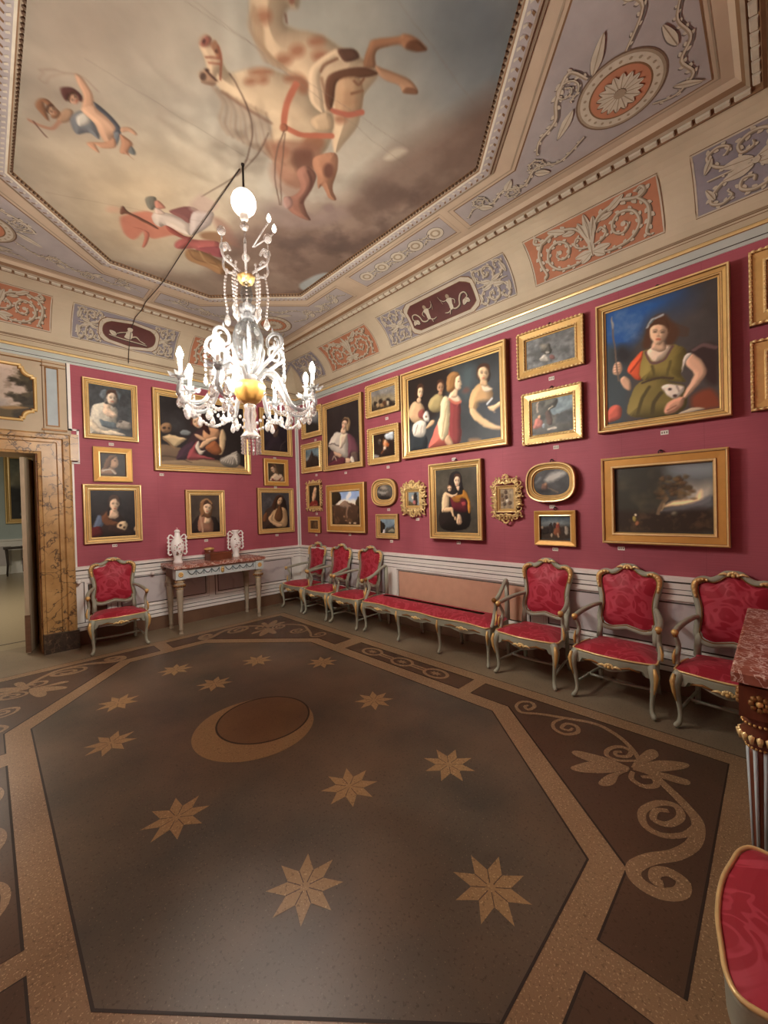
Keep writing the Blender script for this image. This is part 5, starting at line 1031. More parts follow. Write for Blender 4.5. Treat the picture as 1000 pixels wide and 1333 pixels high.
fr.poly([(36, 185), (58, 148), (88, 162), (84, 186), (112, 188), (124, 228), (128, 262), (110, 300), (95, 330), (60, 318), (66, 280), (52, 236)], (214, 184, 150), .008); fr.poly([(38, 182), (58, 150), (84, 162), (80, 186), (56, 196)], (146, 92, 78), .008); fr.ell((54, 172), 7, 9, (70, 44, 40)); fr.poly([(84, 186), (112, 186), (124, 226), (112, 240), (96, 214)], (158, 108, 80), .008); fr.poly([(34, 308), (60, 290), (92, 318), (110, 340), (70, 344), (40, 336)], (176, 140, 112), .008); fr.line([(62, 292), (80, 312), (100, 334)], 7, (74, 52, 44)); fr.line([(72, 262), (118, 262)], 5, (150, 84, 64)); fr.ell((106, 212), 6, 9, (60, 40, 34))
fr.line([(115, 195), (125, 240), (120, 330)], 6, (140, 80, 60)); fr.line([(60, 240), (120, 240)], 6, (140, 80, 60)); fr.ell((100, 190), 12, 22, (150, 110, 84)); fr.ell((48, 320), 14, 18, (90, 70, 58)); fr.ell((66, 292), 9, 6, (70, 50, 42)); fr.poly([(40, 340), (100, 345), (90, 360), (50, 350)], (140, 112, 90))
fr.poly([(490, 320), (510, 270), (580, 220), (620, 203), (690, 213), (702, 243), (650, 262), (605, 248), (560, 285), (540, 330), (548, 400), (555, 470), (530, 462), (495, 420), (492, 350)], (212, 184, 150), sh=(-.6, 0, .1)); fr.poly([(615, 205), (680, 203), (702, 240), (650, 258), (625, 240)], (92, 64, 50)); fr.line([(545, 300), (560, 270), (610, 245)], 8, (130, 92, 68)); fr.line([(548, 330), (570, 460)], 12, (120, 82, 60), .01, .7)
fr.poly([(340, 600), (420, 590), (520, 610), (545, 660), (515, 735), (450, 790), (385, 760), (345, 690)], (150, 106, 84), .02, a=.75); fr.poly([(420, 640), (500, 630), (510, 700), (450, 730)], (112, 76, 62), .02, a=.7); fr.line([(130, 385), (200, 432), (270, 480), (330, 515)], 12, (128, 92, 72), .012, .7)
fr.poly([(300, 880), (380, 850), (480, 900), (620, 860), (640, 920), (420, 960)], (150, 128, 118), .05, a=.7)
fr.line([(440, 350), (400, 430), (385, 530)], 26, (184, 110, 84)); fr.line([(385, 530), (470, 568), (586, 570)], 28, (182, 108, 82)); fr.ell((385, 535), 18, 18, (160, 100, 74)); fr.poly([(500, 500), (560, 470), (588, 500), (585, 545), (520, 545)], (204, 174, 138), .012)
fr.poly([(508, 690), (520, 655), (600, 640), (612, 690), (605, 740), (590, 790), (605, 838), (575, 830), (550, 780), (530, 790), (525, 740)], (170, 122, 94), sh=(-.6, 0, .2)); fr.ell((575, 715), 22, 30, (110, 74, 60), soft=.015); fr.poly([(440, 720), (480, 695), (520, 730), (510, 780), (472, 840), (482, 890), (500, 922), (450, 910), (400, 875), (383, 830), (420, 822), (452, 790)], (150, 106, 88), sh=(-.6, 0, .2)); fr.line([(490, 720), (500, 780), (460, 850)], 16, (96, 64, 54), .01, .8); fr.ell((400, 850), 22, 26, (160, 128, 118), a=.7); fr.ell((575, 870), 24, 18, (140, 118, 108), soft=.02)
for P, w_ in (([(160, 305), (215, 400), (248, 500), (250, 590), (225, 680), (185, 740)], 5), ([(320, 560), (280, 640), (190, 735), (40, 825)], 4), ([(385, 550), (352, 660), (352, 760), (366, 860)], 5), ([(390, 560), (378, 700), (372, 860)], 4)): fr.line(P, w_, (96, 74, 62))
fr.line([(390, 60), (395, 90)], 6, (100, 66, 50)); fr.ell((415, 0), 12, 14, (140, 96, 76))
setz(20, 60, .2)   # the two winged figures
FS = (202, 158, 126)
fr.poly([(285, 430), (330, 400), (380, 420), (360, 480), (300, 500), (270, 480)], (178, 142, 112)); fr.line([(85, 475), (160, 510), (240, 530), (290, 490)], 30, (182, 136, 110)); fr.line([(110, 480), (150, 530), (200, 585)], 7, (84, 52, 44)); fr.poly([(125, 380), (150, 340), (200, 345), (250, 390), (290, 430), (270, 465), (230, 460), (220, 420), (180, 370), (215, 480), (160, 430)], (150, 108, 80)); fr.face((235, 415), 26, 36, (198, 156, 124), -.9, .2)
fr.poly([(360, 490), (370, 450), (420, 420), (480, 430), (530, 500), (540, 600), (480, 560), (400, 570)], (122, 122, 122)); fr.poly([(400, 460), (450, 430), (490, 480), (420, 520)], (206, 196, 178)); fr.poly([(380, 175), (420, 190), (470, 260), (505, 330), (500, 420), (440, 400), (440, 320), (400, 240)], FS, sh=(.6, 0, .12)); fr.poly([(430, 410), (500, 380), (560, 420), (640, 490), (680, 560), (640, 590), (650, 650), (590, 630), (540, 560), (510, 490)], (208, 166, 134), sh=(-.4, -.5, .1))
fr.poly([(510, 360), (580, 410), (650, 480), (690, 540), (670, 590), (640, 560), (650, 520), (590, 450), (530, 400)], (78, 78, 82)); fr.poly([(640, 560), (680, 560), (670, 620), (650, 640)], (120, 122, 124)); fr.poly([(590, 620), (640, 590), (650, 655), (560, 660), (520, 640), (540, 690), (500, 670), (465, 625)], (196, 148, 116)); fr.poly([(680, 570), (720, 590), (770, 640), (740, 700), (770, 735), (730, 705), (680, 690), (690, 630)], (184, 136, 106)); fr.poly([(690, 525), (750, 530), (795, 570), (780, 580), (740, 555), (690, 555)], (188, 146, 116)); fr.poly([(740, 690), (760, 655), (785, 690), (780, 710)], (110, 112, 108))
fr.poly([(290, 265), (350, 262), (400, 290), (435, 330), (430, 360), (395, 340), (350, 310), (330, 350), (300, 320)], (96, 62, 56)); fr.face((380, 340), 30, 40, (208, 162, 132), -.8, .3); fr.line([(150, 150), (240, 145), (310, 165), (385, 178), (450, 210), (530, 285)], 10, (150, 128, 110), .01, .7); fr.line([(180, 165), (150, 210), (195, 235), (215, 195), (310, 170)], 7, (160, 138, 118), .01, .7)
setz(140, 230, .19)  # the trumpeter and the crowned scarves
fr.poly([(80, 290), (110, 260), (200, 240), (300, 240), (420, 330), (520, 400), (440, 400), (330, 425), (280, 410), (240, 380), (265, 440), (240, 480), (265, 440), (240, 375), (180, 430), (110, 380)], (196, 128, 104), .015); fr.poly([(170, 345), (250, 370), (240, 480), (270, 460), (280, 380)], (186, 116, 96)); fr.poly([(0, 200), (70, 205), (75, 240), (0, 240)], (206, 160, 132), .02, a=.6)
fr.poly([(80, 225), (105, 200), (140, 240), (240, 285), (340, 345), (330, 352), (230, 300), (130, 252), (85, 255)], (112, 76, 60)); fr.poly([(300, 270), (330, 235), (390, 240), (480, 270), (570, 330), (570, 400), (480, 370), (400, 330), (360, 340), (320, 320)], (206, 188, 170), sh=(.3, -.6, .15)); fr.poly([(420, 230), (560, 200), (640, 250), (570, 320), (500, 280)], (128, 84, 78)); fr.poly([(400, 330), (520, 400), (580, 415), (540, 430), (430, 380)], (150, 84, 72)); fr.poly([(590, 240), (720, 240), (700, 330), (580, 400), (565, 330)], (196, 178, 166)); fr.poly([(560, 200), (630, 120), (660, 130), (760, 190), (700, 240), (600, 240)], (186, 158, 142), .02, a=.7)
fr.poly([(255, 150), (290, 130), (330, 140), (330, 200), (300, 225), (270, 200)], (118, 112, 98)); fr.poly([(320, 165), (350, 160), (395, 205), (370, 215), (330, 215)], (190, 130, 108)); fr.poly([(320, 210), (360, 220), (390, 250), (330, 250)], (204, 178, 158))
fr.poly([(465, 450), (520, 420), (620, 430), (760, 440), (780, 540), (700, 530), (620, 490), (480, 490)], (172, 100, 92), .012); fr.poly([(600, 490), (780, 480), (790, 550), (700, 530)], (150, 84, 84)); fr.poly([(530, 530), (560, 490), (680, 520), (780, 580), (860, 630), (780, 670), (680, 620), (570, 575)], (158, 120, 84), .012)
for k in range(3): fr.line([(560+k*70, 500+k*10), (600+k*75, 560+k*20), (740+k*30, 600+k*25)], 10, (190, 154, 110) if k % 2 else (124, 92, 64), .01, .7)
fr.poly([(640, 380), (760, 380), (860, 460), (760, 440), (650, 420)], (146, 112, 84), .02); fr.poly([(720, 280), (820, 320), (900, 480), (800, 430)], (140, 104, 90), .03, a=.7)
setz(0, 0, 1.0)
for P in ([(240, 0), (620, 250)], [(430, -120), (640, 165)], [(240, -10), (560, 240)], [(110, 75), (330, 210)], [(60, 250), (270, 290)]): fr.line(P, .8, (128, 112, 98), .004, .45)
fr.noise(.10, 12, 53, 5); fr.warp(1.6, 16, 9); fr.c *= .84
o = canvas_mesh('ceiling_fresco', fr, 0, 0, ZC-.003, ceiling_o, 'fresco_paint', clip=lambda x, y: abs(x-KX) < 1.30 and abs(y-KY) < 2.01 and (abs(x-KX)-.5)*.76+(abs(y-KY)-1.23)*.78 < .61)
for poly_ in (o.data,): poly_.flip_normals()

# ------------------------------------------------------------ doorway, overdoor and the room beyond
def surround():
    mb = MB(); x0, x1 = DX1, -3.29; L0, L1 = DX0, DX0-(x1-x0)
    # moulded marble: cross-section from the opening outwards
    pr = [(0.0, 0.0), (0.0, .05), (.03, .055), (.035, .065), (.17, .065), (.18, .085), (.22, .085), (.235, .11), (.29, .115), (.315, .09), (.315, 0.0)]
    def sec(px, sgn): return [(px+sgn*e, -d) for e, d in pr]
    L = []
    for e, d in pr:
        k = e/.315
        L.append([(DX1+e, -d, .22), (DX1+e, -d, DH+e*.79), (DX0-e, -d, DH+e*.79), (DX0-e, -d, .22)])
    mb.loops(L, 'siena_marble', closed=False)
    for s, xa in ((1, DX1), (-1, DX0)):      # ears at the top corners, black plinth blocks
        a, b = xa+s*.29, xa+s*.385
        mb.box((min(a, b), -.10, 2.30), (max(a, b), 0, 2.62), 'siena_marble')
        a, b = xa+s*.345, xa+s*.36
        a, b = xa-s*.004, xa+s*.33
        mb.box((min(a, b), -.125, 0), (max(a, b), -.0, .225), 'black_marble')
    mb.box((DX1-.012, 0, 0), (DX1+.002, T, DH), 'siena_marble')
    mb.build('door_1', kind='structure')
surround()
# folded door leaf inside the reveal
t = thing('door_leaf', 'grey panelled door leaf folded back inside the marble doorway', 'door', (-3.625, .47, 0), 0)
a = math.atan2(.09-.47, -3.735+3.625); dl = math.hypot(.38, .11)
t.rotation_euler = (0, 0, a)
mb = MB(); mb.box((0, -.02, .012), (dl, .02, 2.33), 'door_wood'); mb.build('stile_frame', t)
mb = MB()
for z0, z1 in ((.16, .62), (.74, 1.14), (1.24, 2.2)):
    mb.loops([[(.06, -.021, z0), (dl-.06, -.021, z0), (dl-.06, -.021, z1), (.06, -.021, z1)], [(.075, -.032, z0+.015), (dl-.075, -.032, z0+.015), (dl-.075, -.032, z1-.015), (.075, -.032, z1-.015)], [(.09, -.022, z0+.03), (dl-.09, -.022, z0+.03), (dl-.09, -.022, z1-.03), (.09, -.022, z1-.03)]], ['door_wood', 'gold_dark'], cap1=True)
mb.build('moulded_panel', t)
mb = MB(); mb.box((dl-.05, -.03, .98), (dl-.015, -.02, 1.14), 'iron'); mb.build('lock_plate', t); mb = MB(); mb.box((dl-.02, -.024, .02), (dl+.004, .024, .46), 'wood_brown'); mb.build('kick_plate', t)
mb = MB()
for z in (.3, 1.2, 2.1): mb.tube([(-.008, -.02, z-.05), (-.008, -.02, z+.05)], .01, 'iron', 6)
mb.build('hinge', t)
# overdoor: shaped gilt frame with a landscape, cream pilaster strip with a pale blue panel
ocx, ou, ov0, ov1 = (DX0+DX1)/2, -3.585, 2.735, 3.40
W2, H2, cc = ou-ocx, (ov1-ov0)/2, .11; ocz = (ov0+ov1)/2
def shaped(e, z, n=6):
    a, b, c = W2-e, H2-e, cc; P = []
    for sx, sy in ((1, 1), (-1, 1), (-1, -1), (1, -1)):
        q = [(a, b-c-.02), (a-.025, b-c-.02)]+[(a-c*.25-c*.75*math.sin(k*PI/2/n)*1.0, b-c*.25-c*.75*math.cos(k*PI/2/n)) for k in range(n+1)]+[(a-c-.02, b-.025), (a-c-.02, b)]
        q = [(sx*x, sy*y, z) for x, y in q]
        if sx*sy < 0: q = q[::-1]
        P += q
    return P
t = thing('overdoor_painting', 'landscape with dark trees in a shaped gilt moulding above the marble doorway', 'painting', mw=wallmat('F', ocx, ocz, .002))
mb = MB(); mb.loops([shaped(0, 0), shaped(0, .02), shaped(.01, .03), shaped(.022, .028), shaped(.03, .015), shaped(.036, .006)], ['gold_dark', 'gold', 'gold_bright', 'gold', 'gold_dark']); mb.build('frame', t)
p = Pic(ocx-W2+.02, ou-.02, ov0+.02, ov1-.02, .008, (196, 178, 160)); p.m = wall_px('F', 0, 450, .1125, .01); a_ = np.array(p.m(500, 500)); b_ = np.array(p.m(510, 510)); p.k = np.linalg.norm(b_-a_)/14.14
p.noise(.12, 3, 60); p.tint((168, 150, 144), 4, 61, .5, .75, .6); p.poly([(-900, 690), (-300, 650), (0, 690), (160, 700), (400, 690), (420, 900), (-900, 900)], (92, 80, 56), .02); p.poly([(-900, 600), (-500, 560), (0, 620), (0, 690), (-900, 690)], (150, 146, 140), .04)
TR = (58, 50, 36)
for c in (((300, 330), 90, 70), ((350, 420), 70, 120), ((330, 620), 110, 90), ((220, 600), 90, 50), ((240, 420), 70, 50), ((150, 390), 60, 30), ((120, 570), 60, 30), ((330, 760), 100, 80), ((230, 780), 90, 60)): p.ell(c[0], c[1], c[2], TR, soft=.013)
p.tint((92, 82, 60), 14, 62, .5, .62, .5, [(40, 260), (420, 260), (420, 860), (100, 860)]); p.warp(3, 26, 8); p.poly([(0, 705), (180, 700), (330, 720), (100, 735)], (150, 120, 76), .01)
p.ell((-700, 420), 140, 180, TR, soft=.03); p.ell((-620, 620), 160, 120, TR, soft=.03)
def inshape(x, y):
    a, b, c = W2-.03, H2-.03, cc
    if abs(x) > a or abs(y) > b: return False
    return not (abs(x) > a-c and abs(y) > b-c and (abs(x)-(a-c*.25))**2+(abs(y)-(b-c*.25))**2 < (c*.75)**2) and not (abs(x) > a-c*.4 and abs(y) > b-c*.4)
canvas_mesh('canvas', p, ocx, ocz, .006, t, clip=inshape)
mb = MB()
mb.box((-3.53, -.018, 2.66), (-3.312, -.0005, 3.50), 'cream')
mb.box((-3.50, -.022, 2.72), (-3.395, -.017, 3.40), 'strip_blue')
for a, b, c, d in ((-3.512, -3.498, 2.71, 3.41), (-3.398, -3.384, 2.71, 3.41)): mb.box((a, -.028, c), (b, -.016, d), 'gold_dark')
for c in (2.705, 3.402): mb.box((-3.512, -.028, c), (-3.384, -.016, c+.013), 'gold_dark')
mb.box((-3.55, -.026, 2.655), (-3.315, -.0005, 2.675), 'gold_dark'); mb.box((-3.55, -.024, 3.42), (-3.315, -.0005, 3.43), 'gold_dark')
mb.box((-3.535, -.012, 2.62), (-3.53, -.0005, 3.5), 'brown_line'); mb.box((LX, -.02, 3.462), (-3.30, -.0005, 3.472), 'gold_dark')
mb.build('trim_11', kind='structure')
# the room beyond
EY = 9.6
mb = MB(); mb.box((-8, T, -.12), (1.0, EY, -.001), 'next_floor'); mb.box((DX0, .79, -.0005), (DX1+.6, .82, .0005), 'floor_groove'); mb.build('floor_next_room', kind='structure')
mb = MB(); mb.box((-8, EY, 0), (1.0, EY+.1, 4.3), 'next_wall')
mb.box((-8, EY-.03, 0), (1.0, EY, .95), 'dado_white'); mb.box((-8, EY-.06, .95), (1.0, EY, 1.0), 'dado_white')
for k in range(10):
    x = -7.6+k*.85; mb.box((x, EY-.035, .25), (x+.65, EY-.03, .8), 'dado_panel'); mb.loops([[(x-.02, EY-.031, .23), (x+.67, EY-.031, .23), (x+.67, EY-.031, .82), (x-.02, EY-.031, .82)], [(x, EY-.045, .25), (x+.65, EY-.045, .25), (x+.65, EY-.045, .8), (x, EY-.045, .8)]], 'dado_white')
mb.build('wall_next_room', kind='structure')
mb = MB(); mb.box((-8, T, 4.3), (1.0, EY, 4.4), 'cream'); mb.build('ceiling_next_room', kind='structure')
mb = MB(); mb.box((-8.1, T, 0), (-8, EY, 4.3), 'next_wall'); mb.box((1.0, T, 0), (1.1, EY, 4.3), 'next_wall'); mb.build('wall_next_room_side', kind='structure')
h0 = hit(4, 590, 1, EY-.06); h1 = hit(4, 682, 1, EY-.06); pw = 1.5
t = thing('framed_painting', 'tall gilt-framed still life glimpsed through the open doorway', 'painting', mw=wallmat('F', h0[0]+pw/2, (h0[2]+h1[2])/2, .0))
t.matrix_world = Matrix.Translation((0, EY-.005, 0)) @ t.matrix_world
frame_part(t, 'plain', pw, h0[2]-h1[2], .13, .07)
p = Pic(-pw/2+.12, pw/2-.12, -(h0[2]-h1[2])/2+.12, (h0[2]-h1[2])/2-.12, .03, (120, 124, 112))
hh = (h0[2]-h1[2])/2
p.poly([(-.7, -hh), (.7, -hh), (.7, .0), (-.7, .05)], (50, 50, 50), .05); p.poly([(-.6, .1), (.6, .1), (.5, .6), (-.4, .5)], (150, 146, 124), .1); p.noise(.4, 4, 70)
for x, y in ((-.35, -.75), (-.25, -.7), (-.15, -.78), (-.05, -.72), (-.3, -.6)): p.ell((x, y), .06, .06, (206, 206, 200))
canvas_mesh('canvas', p, 0, 0, .025, t)
h = hit(21, 740, 1, 9.2)
t = thing('side_table', 'dark wooden side table glimpsed through the open doorway', 'table', (h[0]+.25, h[1]-.1, 0))
mb = MB(); mb.box((-.5, -.25, .74), (.5, .25, .79), 'next_dark'); mb.build('table_top', t)
for sx in (-1, 1):
    for sy in (-1, 1): m_ = MB(); m_.tube([(sx*.44, sy*.2, .74), (sx*.42, sy*.19, .3), (sx*.44, sy*.2, 0)], [.03, .02, .016], 'next_dark', 6); m_.build('leg', t)
def point(name, loc, power, rad, col): 
    l = bpy.data.lights.new(name, 'AREA'); l.shape = 'DISK'; l.size = rad; l.energy = power; l.color = col
    o = bpy.data.objects.new(name, l); COL.objects.link(o); o.location = loc; return o
point('next_room_lamp', (-4.9, 3.2, 3.9), 120, 1.2, (1.0, .9, .74))

# ------------------------------------------------------------ armchairs
def mirror(P): return P+[(-x, *r) for x, *r in P[::-1] if abs(x) > 1e-6]
def ring_surface(mb, outline, m, hgt, base, axis, rings=7, pw=2.2):
    # dome over a closed outline; axis 'z' puffs upward, 'y' puffs forward
    c = np.mean(np.array(outline), 0); L = []
    for i in range(rings+1):
        k = 1-i/rings; r = 1-k**pw; kk = k
        row = []
        for p in outline:
            q = c+(np.array(p)-c)*kk
            if axis == 'z': row.append((q[0], q[1], base(q[0], q[1])+hgt*(1-kk**pw)))
            else: row.append((q[0], base(q[0], q[1])+hgt*(1-kk**pw), q[1]))
        L.append(row)
    mb.loops(L, m, smooth=True)
def seat_outline(w, df, db, wb, bow=.03):
    half = [(0, df+bow), (w*.3, df+bow*.85), (w*.6, df+bow*.35), (w*.85, df-.005), (w, df-.035), (w*1.0, df-.10), (w*.96, (df+db)*.5), (wb*1.0, db+.06), (wb*.98, db), (wb*.5, db-.01), (0, db-.012)]
    P = spline(half, 4); P = [tuple(p) for p in P]
    return P+[(-x, y) for x, y in P[::-1][1:-1]]
def shell(mb, c, r, ax, m='gold_bright'):
    # gilt shell and leaves: fan of small lobes; ax maps (right, up, out) to xyz
    for i in range(7):
        q = PI*(i/6)*1.0; mb.ball(ax(c, r*.75*math.cos(q), r*.55*math.sin(q), .006), r*.34, m, 6, (1, .9, 1), 4)
    mb.ball(ax(c, 0, -r*.05, .012), r*.40, 'gold', 6, (1, 1, 1), 4)
    for s in (1, -1):
        mb.tube([ax(c, s*r*.7, 0, .004), ax(c, s*r*1.5, r*.3, .006), ax(c, s*r*2.1, r*.1, .004), ax(c, s*r*2.5, -r*.15, .0)], [r*.22, r*.3, r*.2, r*.06], m, 6)
def armchair(root, P='paint_green', cloth='red_damask'):
    ybk = lambda z: -.225-(z-.42)*.16
    half_o = [(0, 1.045), (.045, 1.04), (.085, 1.005), (.13, .985), (.18, .99), (.222, .968), (.236, .925), (.226, .86), (.208, .78), (.203, .70), (.214, .62), (.218, .565), (.195, .515), (.13, .495), (.06, .508), (0, .522)]
    Pq = [tuple(p) for p in spline(half_o, 4)]; O = Pq+[(-x, z) for x, z in Pq[::-1][1:-1]]
    mb = MB(); mb.tube([(x, ybk(z), z) for x, z in O], .024, P, 8, closed=True, flat=.8, up=(0, 1, 0)); 
    for s in (1, -1):
        mb.tube([(s*.205, ybk(.56)-.004, .57), (s*.212, -.222, .47), (s*.215, -.222, .40)], [.024, .024, .026], P, 8)
    mb.build('back_frame', root)
    mb = MB(); inn = [(x*.885, .76+(z-.76)*.905) for x, z in O]
    ring_surface(mb, inn, cloth, .045, lambda x, z: ybk(z)+.0, 'y')
    rear = [(x, ybk(z)-.006, z) for x, z in inn]; mb.add(rear, [tuple(range(len(rear)))], cloth); mb.build('back_cushion', root)
    mb = MB(); ax = lambda c, r_, u_, o_: (c[0]+r_, ybk(c[2]+u_)+.022+o_, c[2]+u_)
    shell(mb, (0, 0, 1.035), .036, ax); mb.build('gilt_crest', root)
    for s in (1, -1):
        mb = MB(); ear = [(s*x, z) for x, z in Pq if .84 < z < .992 and x > .15]
        mb.tube([(x, ybk(z)+.019, z) for x, z in ear], [.009+.011*math.sin(PI*i/(len(ear)-1)) for i in range(len(ear))], 'gold', 6)
        for x, z in ear[::2]: mb.ball((x, ybk(z)+.032, z), .011, 'gold_bright', 5, None, 3)
        mb.build('gilt_ear', root)
    tr = MB(); inn2 = [(x*.915, .76+(z-.76)*.93) for x, z in O]
    tr.tube([(x, ybk(z)+.016, z) for x, z in inn2], .0045, 'gold_dark', 5, closed=True); tr.build('gilt_edge', root)
    so = seat_outline(.292, .245, -.225, .225)
    mb = MB(); n = len(so); k0 = len(so)
    low = []
    for x, y in so:
        if y > .19: z = .335-.05*math.exp(-(x/.07)**2)+.01*math.cos(x*34) - (.03 if abs(x) > .22 else 0)
        else: z = .34
        low.append((x, y, z))
    sc = lambda q, z, k: (q[0]*k, q[1]*k, z)
    mb.loops([[(x*.9, y*.88, z) for x, y, z in low], low, [(x*1.008, y*1.01, .385) for x, y in so], [(x, y, .402) for x, y in so], [(x*.93, y*.92, .404) for x, y in so]], P, smooth=True)
    mb.build('seat_rail', root)
    mb = MB(); ring_surface(mb, [(x*.985, y*.985) for x, y in so], cloth, .055, lambda x, y: .402, 'z', 7, 2.6); mb.build('seat_cushion', root)
    mb = MB(); fr_ = [(x*1.005, y*1.008, .404) for x, y in so if y > -.2]
    i0 = min(range(len(fr_)), key=lambda i: (fr_[i][1], fr_[i][0])); 
    front = [p_ for p_ in [(x*1.005, y*1.008, .404) for x, y in so[:k0//2+1]] if p_[1] > -.1]; full = [(-x, y, z) for x, y, z in front[::-1][:-1]]+front
    mb.tube(full, .007, 'gold_bright', 6); mb.build('gilt_seat_edge', root); mb = MB()
    axf = lambda c, r_, u_, o_: (c[0]+r_, c[1]+.018+o_, c[2]+u_)
    shell(mb, (0, .277, .337), .034, axf, 'gold_bright')
    for s in (1, -1): mb.tube([(s*.06, .284, .335), (s*.13, .277, .352), (s*.2, .262, .335)], [.004, .009, .004], 'gold_dark', 6)
    mb.build('gilt_apron_carving', root)
    for s in (1, -1):
        mb = MB(); mb.tube(spline([(s*.262, .215, .395), (s*.285, .238, .335), (s*.286, .240, .27), (s*.272, .228, .18), (s*.264, .222, .09), (s*.270, .236, .04), (s*.286, .258, .018), (s*.292, .266, .012)], 3), [.030, .034, .036, .036, .034, .031, .027, .024, .021, .018, .0165, .0155, .0155, .0155, .016, .0165, .018, .019, .017, .014, .012, .010][:22], P, 8)
        mb.build('front_leg', root)
        mb = MB(); mb.tube([(s*.292, .262, .385), (s*.302, .268, .33), (s*.296, .262, .26), (s*.284, .25, .19)], [.010, .018, .013, .004], 'gold', 6); mb.build('gilt_knee', root)
        mb = MB(); mb.tube(spline([(s*.215, -.215, .40), (s*.218, -.222, .25), (s*.215, -.235, .12), (s*.222, -.262, .0)], 3), .019, P, 7); mb.build('rear_leg', root)
        mb = MB(); mb.tube(spline([(s*.268, .222, .12), (s*.24, 0, .125), (s*.216, -.225, .12)], 3), .011, P, 6); mb.build('stretcher', root)
        mb = MB(); arm = spline([(s*.213, ybk(.70)+.01, .70), (s*.25, -.15, .692), (s*.285, -.02, .672), (s*.300, .09, .655), (s*.300, .135, .652)], 4)
        mb.tube(arm, [.017+.004*math.sin(PI*i/(len(arm)-1)) for i in range(len(arm))], P, 8)
        mb.build('armrest', root)
        mb = MB(); mb.ball((s*.300, .148, .652), .025, 'gold', 8, (1, 1.1, .9)); mb.ball((s*.300, .150, .630), .016, 'gold_dark', 6); mb.build('gilt_arm_scroll', root)
        mb = MB(); sp = spline([(s*.300, .125, .645), (s*.298, .10, .60), (s*.290, .075, .54), (s*.300, .085, .47), (s*.300, .105, .40)], 4); mb.tube(sp, [.014]*5+[.016]*5+[.020]*7, P, 8); mb.build('arm_support', root)
        mb = MB(); mb.tube([(s*.304, .122, .52), (s*.316, .118, .46), (s*.314, .122, .41)], [.004, .012, .008], 'gold', 6); mb.build('gilt_arm_leaf', root)
    mb = MB(); mb.tube(spline([(-.24, 0, .125), (0, .015, .122), (.24, 0, .125)], 3), .011, P, 6); mb.build('cross_stretcher', root)
CG = 'red armchairs with green and gilt frames set along the walls'
chairs = [((-.375, -4.557, 0), PI/2, 'red damask armchair with gilt green frame, immediately right of the long settee'),
          ((-.375, -5.275, 0), PI/2, 'red damask armchair, the middle of three under the wide dusky landscape'),
          ((-.375, -5.975, 0), PI/2, 'red damask armchair partly hidden by the near red marble table top'),
          ((-.345, -.605, 0), PI/2, 'red armchair closest to the room corner, seen almost side-on'),
          ((-.365, -1.272, 0), PI/2, 'red armchair, middle one of the three between corner and settee'),
          ((-.375, -1.955, 0), PI/2, 'red armchair touching the left end of the long settee'),
          ((-2.925, -.365, 0), math.radians(175.4), 'red armchair standing alone between the marble doorway and the far console table'),
          ((-2.50, -6.355, 0), 0.0, 'red seat of an armchair cut off in the bottom right foreground')]
root = None
for loc, rz, lab in chairs:
    if root is None:
        root = thing('rococo_armchair', lab, 'armchair', loc, rz, CG); armchair(root); c = root
    else:
        c = copy_tree(root); c.location = loc; c.rotation_euler = (0, 0, rz); c['label'] = lab
        if rz == 0.0:      # the near one shows no arms; its legs stand further in
            for ch in kids(c):
                nm = ch.name.split('.')[0]
                if nm in ('armrest', 'gilt_arm_scroll', 'arm_support', 'gilt_arm_leaf', 'gilt_knee', 'gilt_apron_carving'): bpy.data.objects.remove(ch)
                elif nm == 'front_leg': ch.location = (-.04 if ch.data.vertices[0].co.x > 0 else .04, -.04, 0)
# ------------------------------------------------------------ settee
t = thing('settee', 'long backless red settee with scrolled green arms against the peach wall panel', 'settee', (-.36, -3.262, 0), PI/2)
P_ = 'paint_green'; HWs = .93
so = []
def settee_outline():
    n = 60; P = []
    for i in range(n+1):
        x = -HWs+2*HWs*i/n; P.append((x, .235+.018*math.cos(3*2*PI*x/(2*HWs))*-1 if abs(x) < HWs*.97 else .22))
    return P
fo = settee_outline(); bo = [(HWs, .1), (HWs*.99, -.1), (HWs*.98, -.2), (HWs*.5, -.21), (0, -.21), (-HWs*.5, -.21), (-HWs*.98, -.2), (-HWs*.99, -.1), (-HWs, .1)]
so = fo+bo
mb = MB(); low = [(x, y, (.325-.028*math.cos(3*2*PI*x/(2*HWs))*-1*0-.035*max(0, math.cos(3*2*PI*(x)/(2*HWs)))) if y > .18 else .33) for x, y in so]
mb.loops([[(x*.97, y*.85, z) for x, y, z in low], low, [(x, y*1.01, .388) for x, y in so], [(x, y, .405) for x, y in so], [(x*.97, y*.92, .406) for x, y in so]], P_, smooth=True); mb.build('seat_rail', t)
mb = MB(); L = []
for i in range(8):
    k = 1-i/8; e = (1-k)*.21
    L.append([(x*(1-e/HWs) if abs(x) > .01 else x, y*(1-.96*(1-k)), .404+.065*(1-k**2.6)) for x, y in so])
mb.loops(L, 'red_damask', smooth=True); mb.build('seat_cushion', t)
mb = MB(); mb.tube([(x, y*1.02, .406) for x, y in fo], .007, 'gold_bright', 6); axf = lambda c, r_, u_, o_: (c[0]+r_, c[1]+.012+o_, c[2]+u_)
for x in (-.62, 0, .62):
    shell(mb, (x, .238, .345), .030, axf, 'gold_bright')
    for s in (1, -1): mb.tube([(x+s*.06, .238, .345), (x+s*.14, .245, .36), (x+s*.22, .25, .345)], [.003, .008, .003], 'gold_dark', 6)
mb.build('gilt_apron_carving', t)
